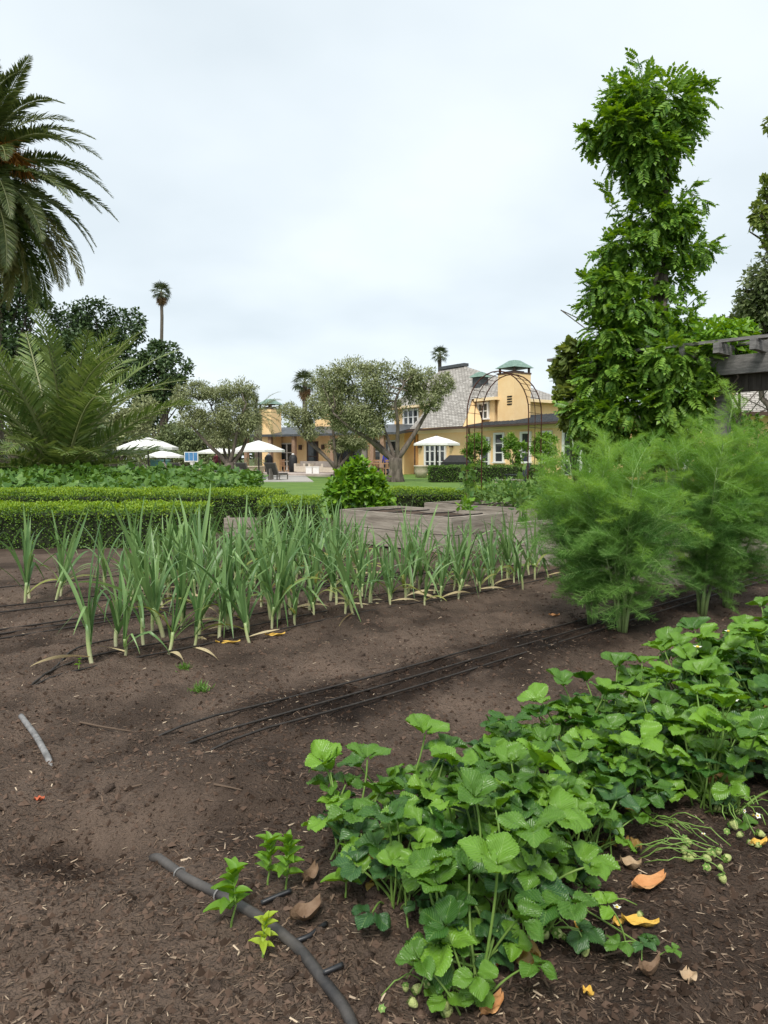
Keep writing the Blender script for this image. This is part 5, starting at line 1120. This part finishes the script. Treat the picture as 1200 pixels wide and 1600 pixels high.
# berries and flowers hang on thin stems over the front edge of the bed
def truss(root, px, py, n, flowers=0):
    g = SP(px, py); c0_ = np.array(root.location); sc = root.scale[0]
    for i in range(n + flowers):
        e_ = g + A(rng.normal() * .035, rng.normal() * .025, 0); e_[2] = float(soil_h(e_[0], e_[1])) + (rng.uniform(.012, .03) if i < n else rng.uniform(.06, .13)); q = (e_ - c0_) / sc
        st_ = q * A(.45, .45, 0) + A(0, 0, .03); pth = curve(st_, q + A(0, 0, .02), .03, 8, .03); link('fruit_stem', MB().tube(pth, .0014, 5).mesh('fruit_stem', M['petiole'], True), root)
        o = link('berry' if i < n else 'flower', BERRY if i < n else FLOWER, root); o.location = [float(v) for v in q - A(0, 0, .008)]; o.rotation_euler = (rng.normal() * .7, rng.normal() * .7, rng.uniform(0, 6)); f = rng.uniform(.55, 1.0); o.scale = (f,) * 3
def nearest(px, py): g = SP(px, py); return min((r for r, _, _ in SB), key=lambda r: (r.location[0] - g[0]) ** 2 + (r.location[1] - g[1]) ** 2)
for px, py, n_, fl in [(870, 1480, 4, 0), (815, 1476, 4, 0), (700, 1545, 3, 0), (720, 1560, 3, 0), (625, 1560, 2, 0), (835, 1440, 4, 0), (1100, 1335, 6, 1), (1085, 1350, 4, 0), (1140, 1270, 2, 5), (1165, 1320, 4, 2), (1190, 1310, 3, 2), (1120, 1360, 3, 0), (970, 1440, 1, 1), (585, 1580, 1, 0), (1060, 1325, 2, 0)]:
    truss(nearest(px, py), px, py, n_, fl)
for px, py in [(960, 1020), (1050, 1060), (1130, 1075), (1180, 1200), (1165, 980)]:
    r_ = nearest(px, py + 40); o = link('flower', FLOWER, r_); o.location = (.03, -.08, .27); o.scale = (1.6,) * 3
    link('fruit_stem', MB().tube(curve((0, 0, .02), (.03, -.08, .268), .02, 6), .0014, 5).mesh('fruit_stem', M['petiole'], True), r_)
# runner plantlet on the bare soil
p = SP(1000, 1485); rp_ = strawberry(p[0], p[1], .62, 'small strawberry runner plantlet alone on the bare soil at right', 'strawberry plants in the bed', 0, 2, 3)
p2 = SP(905, 1425); part('runner', MB().tube(soil_line([p2[:2], p[:2]], .002, 12, .01, .01), .002, 5), M['petiole'], rp_).scale = (1 / .62,) * 3

# ------------------------------------------------------------------ seedlings, weeds, fallen leaves, sticks
def seedling(px, py, h, label, m, tiers=4):
    p = SP(px, py); root = thing('seedling', p, label, 'seedling', 'leafy seedlings by the hose'); part('stem', MB().tube(curve(p - A(0, 0, .02), p + A(.008, .01, h), 0, 5, .03), np.linspace(.003, .002, 5), 6), M['petiole'], root)
    for k in range(tiers):
        q = (k + .6) / tiers
        for s in range(2 if k < tiers - 1 else 4):
            az = k * 1.57 + s * (3.14 if k < tiers - 1 else 1.57) + rng.normal() * .45; L = .040 * (1.2 - .3 * q) * rng.uniform(.8, 1.2) * h / .11; el = .45 + .65 * q + rng.normal() * .2
            n1 = 7; t = np.linspace(0, 1, n1); w = .27 * np.sin(np.pi * np.clip(t * .93 + .04, 0, 1)) ** .8; V = []
            for i in range(n1):
                for j in (-1, 0, 1): V.append([L * t[i], L * w[i] * j, L * (.5 * abs(j) * w[i] * 2 - .35 * t[i] ** 2 + .03 * math.sin(9 * t[i] + j))])
            V = np.array(V); c_, s_ = math.cos(el), math.sin(el); V = np.stack([V[:, 0] * c_ - V[:, 2] * s_, V[:, 1], V[:, 0] * s_ + V[:, 2] * c_], 1); c_, s_ = math.cos(az), math.sin(az)
            V = np.stack([V[:, 0] * c_ - V[:, 1] * s_, V[:, 0] * s_ + V[:, 1] * c_, V[:, 2]], 1) + p + A(.008 * q, .01 * q, h * (.25 + .75 * q))
            part('leaf', MB().add(V, [[i * 3 + j, i * 3 + j + 1, i * 3 + j + 4, i * 3 + j + 3] for i in range(n1 - 1) for j in (0, 1)]), M[m], root, True)
seedling(360, 1448, .13, 'green seedling standing right beside the hose', 'seedling', 6); seedling(410, 1498, .085, 'yellow green seedling below the hose', 'seedling_y', 6)
seedling(418, 1382, .11, 'left upright seedling of the pair at strawberry bed tip', 'seedling', 6); seedling(445, 1392, .12, 'right bushier seedling of the pair at strawberry bed tip', 'seedling', 7)
seedling(538, 1405, .12, 'pointed leaf weed among the near strawberry leaves', 'seedling', 4); seedling(122, 1045, .05, 'tiny seedling by the drip lines at left', 'seedling', 3)
def weed(px, py, r, label):
    p = SP(px, py); k = 140; pts = np.repeat(p[None], k, 0) + rng.normal(size=(k, 3)) * A(r * .3, r * .3, 0); d = rng.normal(size=(k, 3)) + A(0, 0, 1.1)
    simple('grassy_weed', scatter(MB(), pts, d, rng.normal(size=(k, 3)), rng.uniform(.4, 1, k) * r, *leaf_t(.06, .01, .2)), M['weed'], label, 'weed', 'small weeds', p)
weed(314, 1080, .06, 'small tuft of green weed in front of the leeks'); weed(288, 1045, .045, 'tiny tuft of weed at the foot of the leek row')
def fallen(px, py, L, wd, rz, m, label, curl=.35, lift=.01, lobes=0):
    p = SP(px, py); n1, n2 = 13, 7; V = []
    for i in range(n1):
        t = i / (n1 - 1); w = wd * math.sin(math.pi * min(1, t * .94 + .03)) ** .8 * (1 + lobes * .25 * math.sin(t * 22))
        for j in range(n2):
            s = (j - 3) / 3; z = curl * wd * (abs(s) ** 1.6) + .25 * curl * L * (2 * t - 1) ** 2 + .006 * math.sin(9 * t + 4 * s); V.append([L * (t - .5), s * w, z + lift])
    V = np.array(V); c, s = math.cos(rz), math.sin(rz); V = np.stack([V[:, 0] * c - V[:, 1] * s, V[:, 0] * s + V[:, 1] * c, V[:, 2]], 1) + p
    mb = MB().add(V, [[i * n2 + j, i * n2 + j + 1, (i + 1) * n2 + j + 1, (i + 1) * n2 + j] for i in range(n1 - 1) for j in range(n2 - 1)]); root = thing('fallen_leaf', p, label, 'leaf', 'fallen leaves')
    part('blade', mb, M[m], root, True); e_ = A(c, s, 0) * L / 2; q = p + A(0, 0, lift + .25 * curl * L + .002)
    part('leaf_stalk', MB().tube([q - e_ * .98, q - e_ * 1.12, q - e_ * 1.25 - A(0, 0, .004)], .0015, 5), M['fl_brown'], root)
for a in [(1013, 1390, .115, .026, .45, 'fl_orange', 'large orange brown leaf on the soil right of the strawberries', .5), (1000, 1450, .085, .016, -.25, 'fl_yellow', 'narrow yellow orange leaf beside the strawberry runner', .5), (966, 1448, .03, .013, .3, 'fl_yellow', 'short yellow leaf left of the runner leaf', .4),
          (478, 1442, .09, .026, .7, 'fl_brown', 'curled brown leaf between hose and strawberries', .9), (768, 1582, .075, .02, .8, 'fl_orange', 'orange leaf at the bottom edge below the strawberries', .5), (985, 1362, .055, .02, -.4, 'fl_tan', 'pale crumpled leaf under the front strawberry leaves', .9),
          (1014, 1530, .06, .012, .4, 'fl_brown', 'tightly curled brown leaf on the dark soil', 1.6), (1075, 1534, .04, .018, 1.2, 'fl_tan', 'small pale tan leaf right of the curled brown one', .4), (919, 1558, .026, .010, -.8, 'fl_yellow', 'tiny orange yellow leaf near bottom right', .5),
          (62, 1253, .032, .008, .2, 'fl_red', 'small red leaf on the bare soil at left', .5), (866, 964, .08, .02, .0, 'fl_orange', 'orange leaf lying left of the fennel foot', .4), (780, 1512, .04, .012, .5, 'fl_red', 'small reddish leaf below the green berries', .4),
          (430, 995, .13, .022, .3, 'fl_yellow', 'yellow dead leaf at the foot of a front leek', .3), (356, 1007, .15, .02, .1, 'fl_yellow', 'dull yellow leaf lying under the leek row', .3), (485, 1380, .07, .02, 1.2, 'fl_brown', 'dry brown leaf behind the paired seedlings', .9), (640, 1335, .05, .02, .4, 'fl_brown', 'brown dead leaf glimpsed inside the strawberry bed', .8),
          (1185, 1325, .06, .014, .3, 'fl_yellow', 'yellowing leaf at the right edge under berries', .6), (905, 1455, .06, .013, 1.4, 'fl_yellow', 'yellow leaf hanging below the berry stems', .7)]: fallen(*a)
def stick(a, b, r, label):
    q = soil_line([SP(*a), SP(*b)], r, 9, .003, .006); simple('stick', MB().tube(q, np.linspace(r, r * .5, 9), 6), M['chip'], label, 'stick', 'sticks', q[0])
stick((125, 1130), (205, 1146), .0045, 'thin pale stick on the soil right of the grey pipe'); stick((335, 1253), (378, 1262), .004, 'short dark stick in the middle of the bare soil'); stick((195, 1238), (222, 1233), .005, 'short thick twig left of centre on the soil')
stick((1010, 1478), (940, 1500), .0035, 'thin twig at lower right by the runner plant') ; stick((1035, 1500), (1000, 1478), .003, 'small twig right of the runner plant')

# ------------------------------------------------------------------ mulch and soil crumbs: far too many to count
def on_soil(n, near=2.2):
    """points spread over the visible soil, denser close to the path in front"""
    y = 1.25 + (rng.random(n) ** near) * 6.5; x = rng.uniform(-1, 1, n) * (y * .60 + .75); return x, y
def chips(n, lmin, lmax, near, seed_w=(.10, .24)):
    x, y = on_soil(n, near); z = soil_h(x, y); L = rng.uniform(lmin, lmax, n) * rng.uniform(.6, 1.3, n); az = rng.uniform(0, 6.28, n)
    dn = .7 + .6 * (vnoise(x, y, 2.0) + vnoise(x, y, 5.5)); keep = rng.random(n) < np.clip(dn + .25 * np.clip(2.6 - y, 0, 1), .12, 1); x, y, z, L, az = x[keep], y[keep], z[keep], L[keep], az[keep]; n = len(x)
    d = np.stack([np.cos(az), np.sin(az), rng.normal(size=n) * .22], 1); nn = A(0, 0, 1.) + rng.normal(size=(n, 3)) * .35; w = rng.uniform(*seed_w, n)
    Fm = frames(d, nn); T = A([-.5, -.5, 0], [-.5, .5, 0], [.5, .0, 0], [-.35, 0, .35], [.35, .12, .25], [.1, -.5, .0]); V = T[None] * np.stack([L, L * w, L * w * .7], 1)[:, None]
    V = np.stack([x, y, z + .0025], 1)[:, None] + np.einsum('nij,nkj->nki', Fm, V); TF = np.array([[0, 3, 1], [3, 4, 1], [1, 4, 2], [0, 5, 3], [5, 4, 3], [5, 2, 4]])
    return MB().add(V.reshape(-1, 3), (TF[None] + (np.arange(n) * 6)[:, None, None]).reshape(-1, 3))
n = 3600; x, y = on_soil(n, 1.5); kp = (vnoise(x, y, 1.3) + vnoise(x, y, 3.7) * .7) > .12; x, y = x[kp], y[kp]; n = len(x); z = soil_h(x, y); r_ = .008 + .016 * rng.random(n) ** 2.5
ic = nrm(A([0, 0, 1], [.9, 0, .45], [.28, .86, .45], [-.73, .53, .45], [-.73, -.53, .45], [.28, -.86, .45], [.73, .53, -.45], [-.28, .86, -.45], [-.9, 0, -.45], [-.28, -.86, -.45], [.73, -.53, -.45]))
icf = np.array([[0, 1, 2], [0, 2, 3], [0, 3, 4], [0, 4, 5], [0, 5, 1], [1, 6, 2], [2, 7, 3], [3, 8, 4], [4, 9, 5], [5, 10, 1], [6, 7, 2], [7, 8, 3], [8, 9, 4], [9, 10, 5], [10, 6, 1]])
V = np.stack([x, y, z], 1)[:, None] + ic[None] * A(1, 1, .75) * r_[:, None, None] * rng.uniform(.6, 1.35, (n, 11, 1))
cl_o = tag(link('soil_clods', MB().add(V.reshape(-1, 3), (icf[None] + (np.arange(n) * 11)[:, None, None]).reshape(-1, 3)).mesh('soil_clods', M['clod'], True)), 'rough clods of earth in patches over the beds', 'soil', kind='stuff')
wetten(M['clod'], cl_o, V.reshape(-1, 3)[:, 0], V.reshape(-1, 3)[:, 1])
tag(link('wood_mulch', chips(76000, .007, .028, 1.8).mesh('wood_mulch', M['chip'])), 'scattered brown wood chips and straw over the bare soil', 'mulch', kind='stuff')
n = 88000; x, y = on_soil(n, 1.7); z = soil_h(x, y); r_ = .002 + .011 * rng.random(n) ** 5; T = A([1, 0, 0], [-1, 0, 0], [0, 1, 0], [0, -1, 0], [0, 0, .8], [0, 0, -.8]); TF = np.array([[0, 2, 4], [2, 1, 4], [1, 3, 4], [3, 0, 4]])
V = np.stack([x, y, z], 1)[:, None] + T[None] * r_[:, None, None] * rng.uniform(.6, 1.4, (n, 6, 1)) + rng.normal(size=(n, 6, 3)) * r_[:, None, None] * .25
cr_o = tag(link('soil_crumbs', MB().add(V.reshape(-1, 3), (TF[None] + (np.arange(n) * 6)[:, None, None]).reshape(-1, 3)).mesh('soil_crumbs', M['crumb'])), 'loose crumbs of brown soil over the beds', 'soil', kind='stuff')
wetten(M['crumb'], cr_o, V.reshape(-1, 3)[:, 0], V.reshape(-1, 3)[:, 1], (.42, .4, .38))
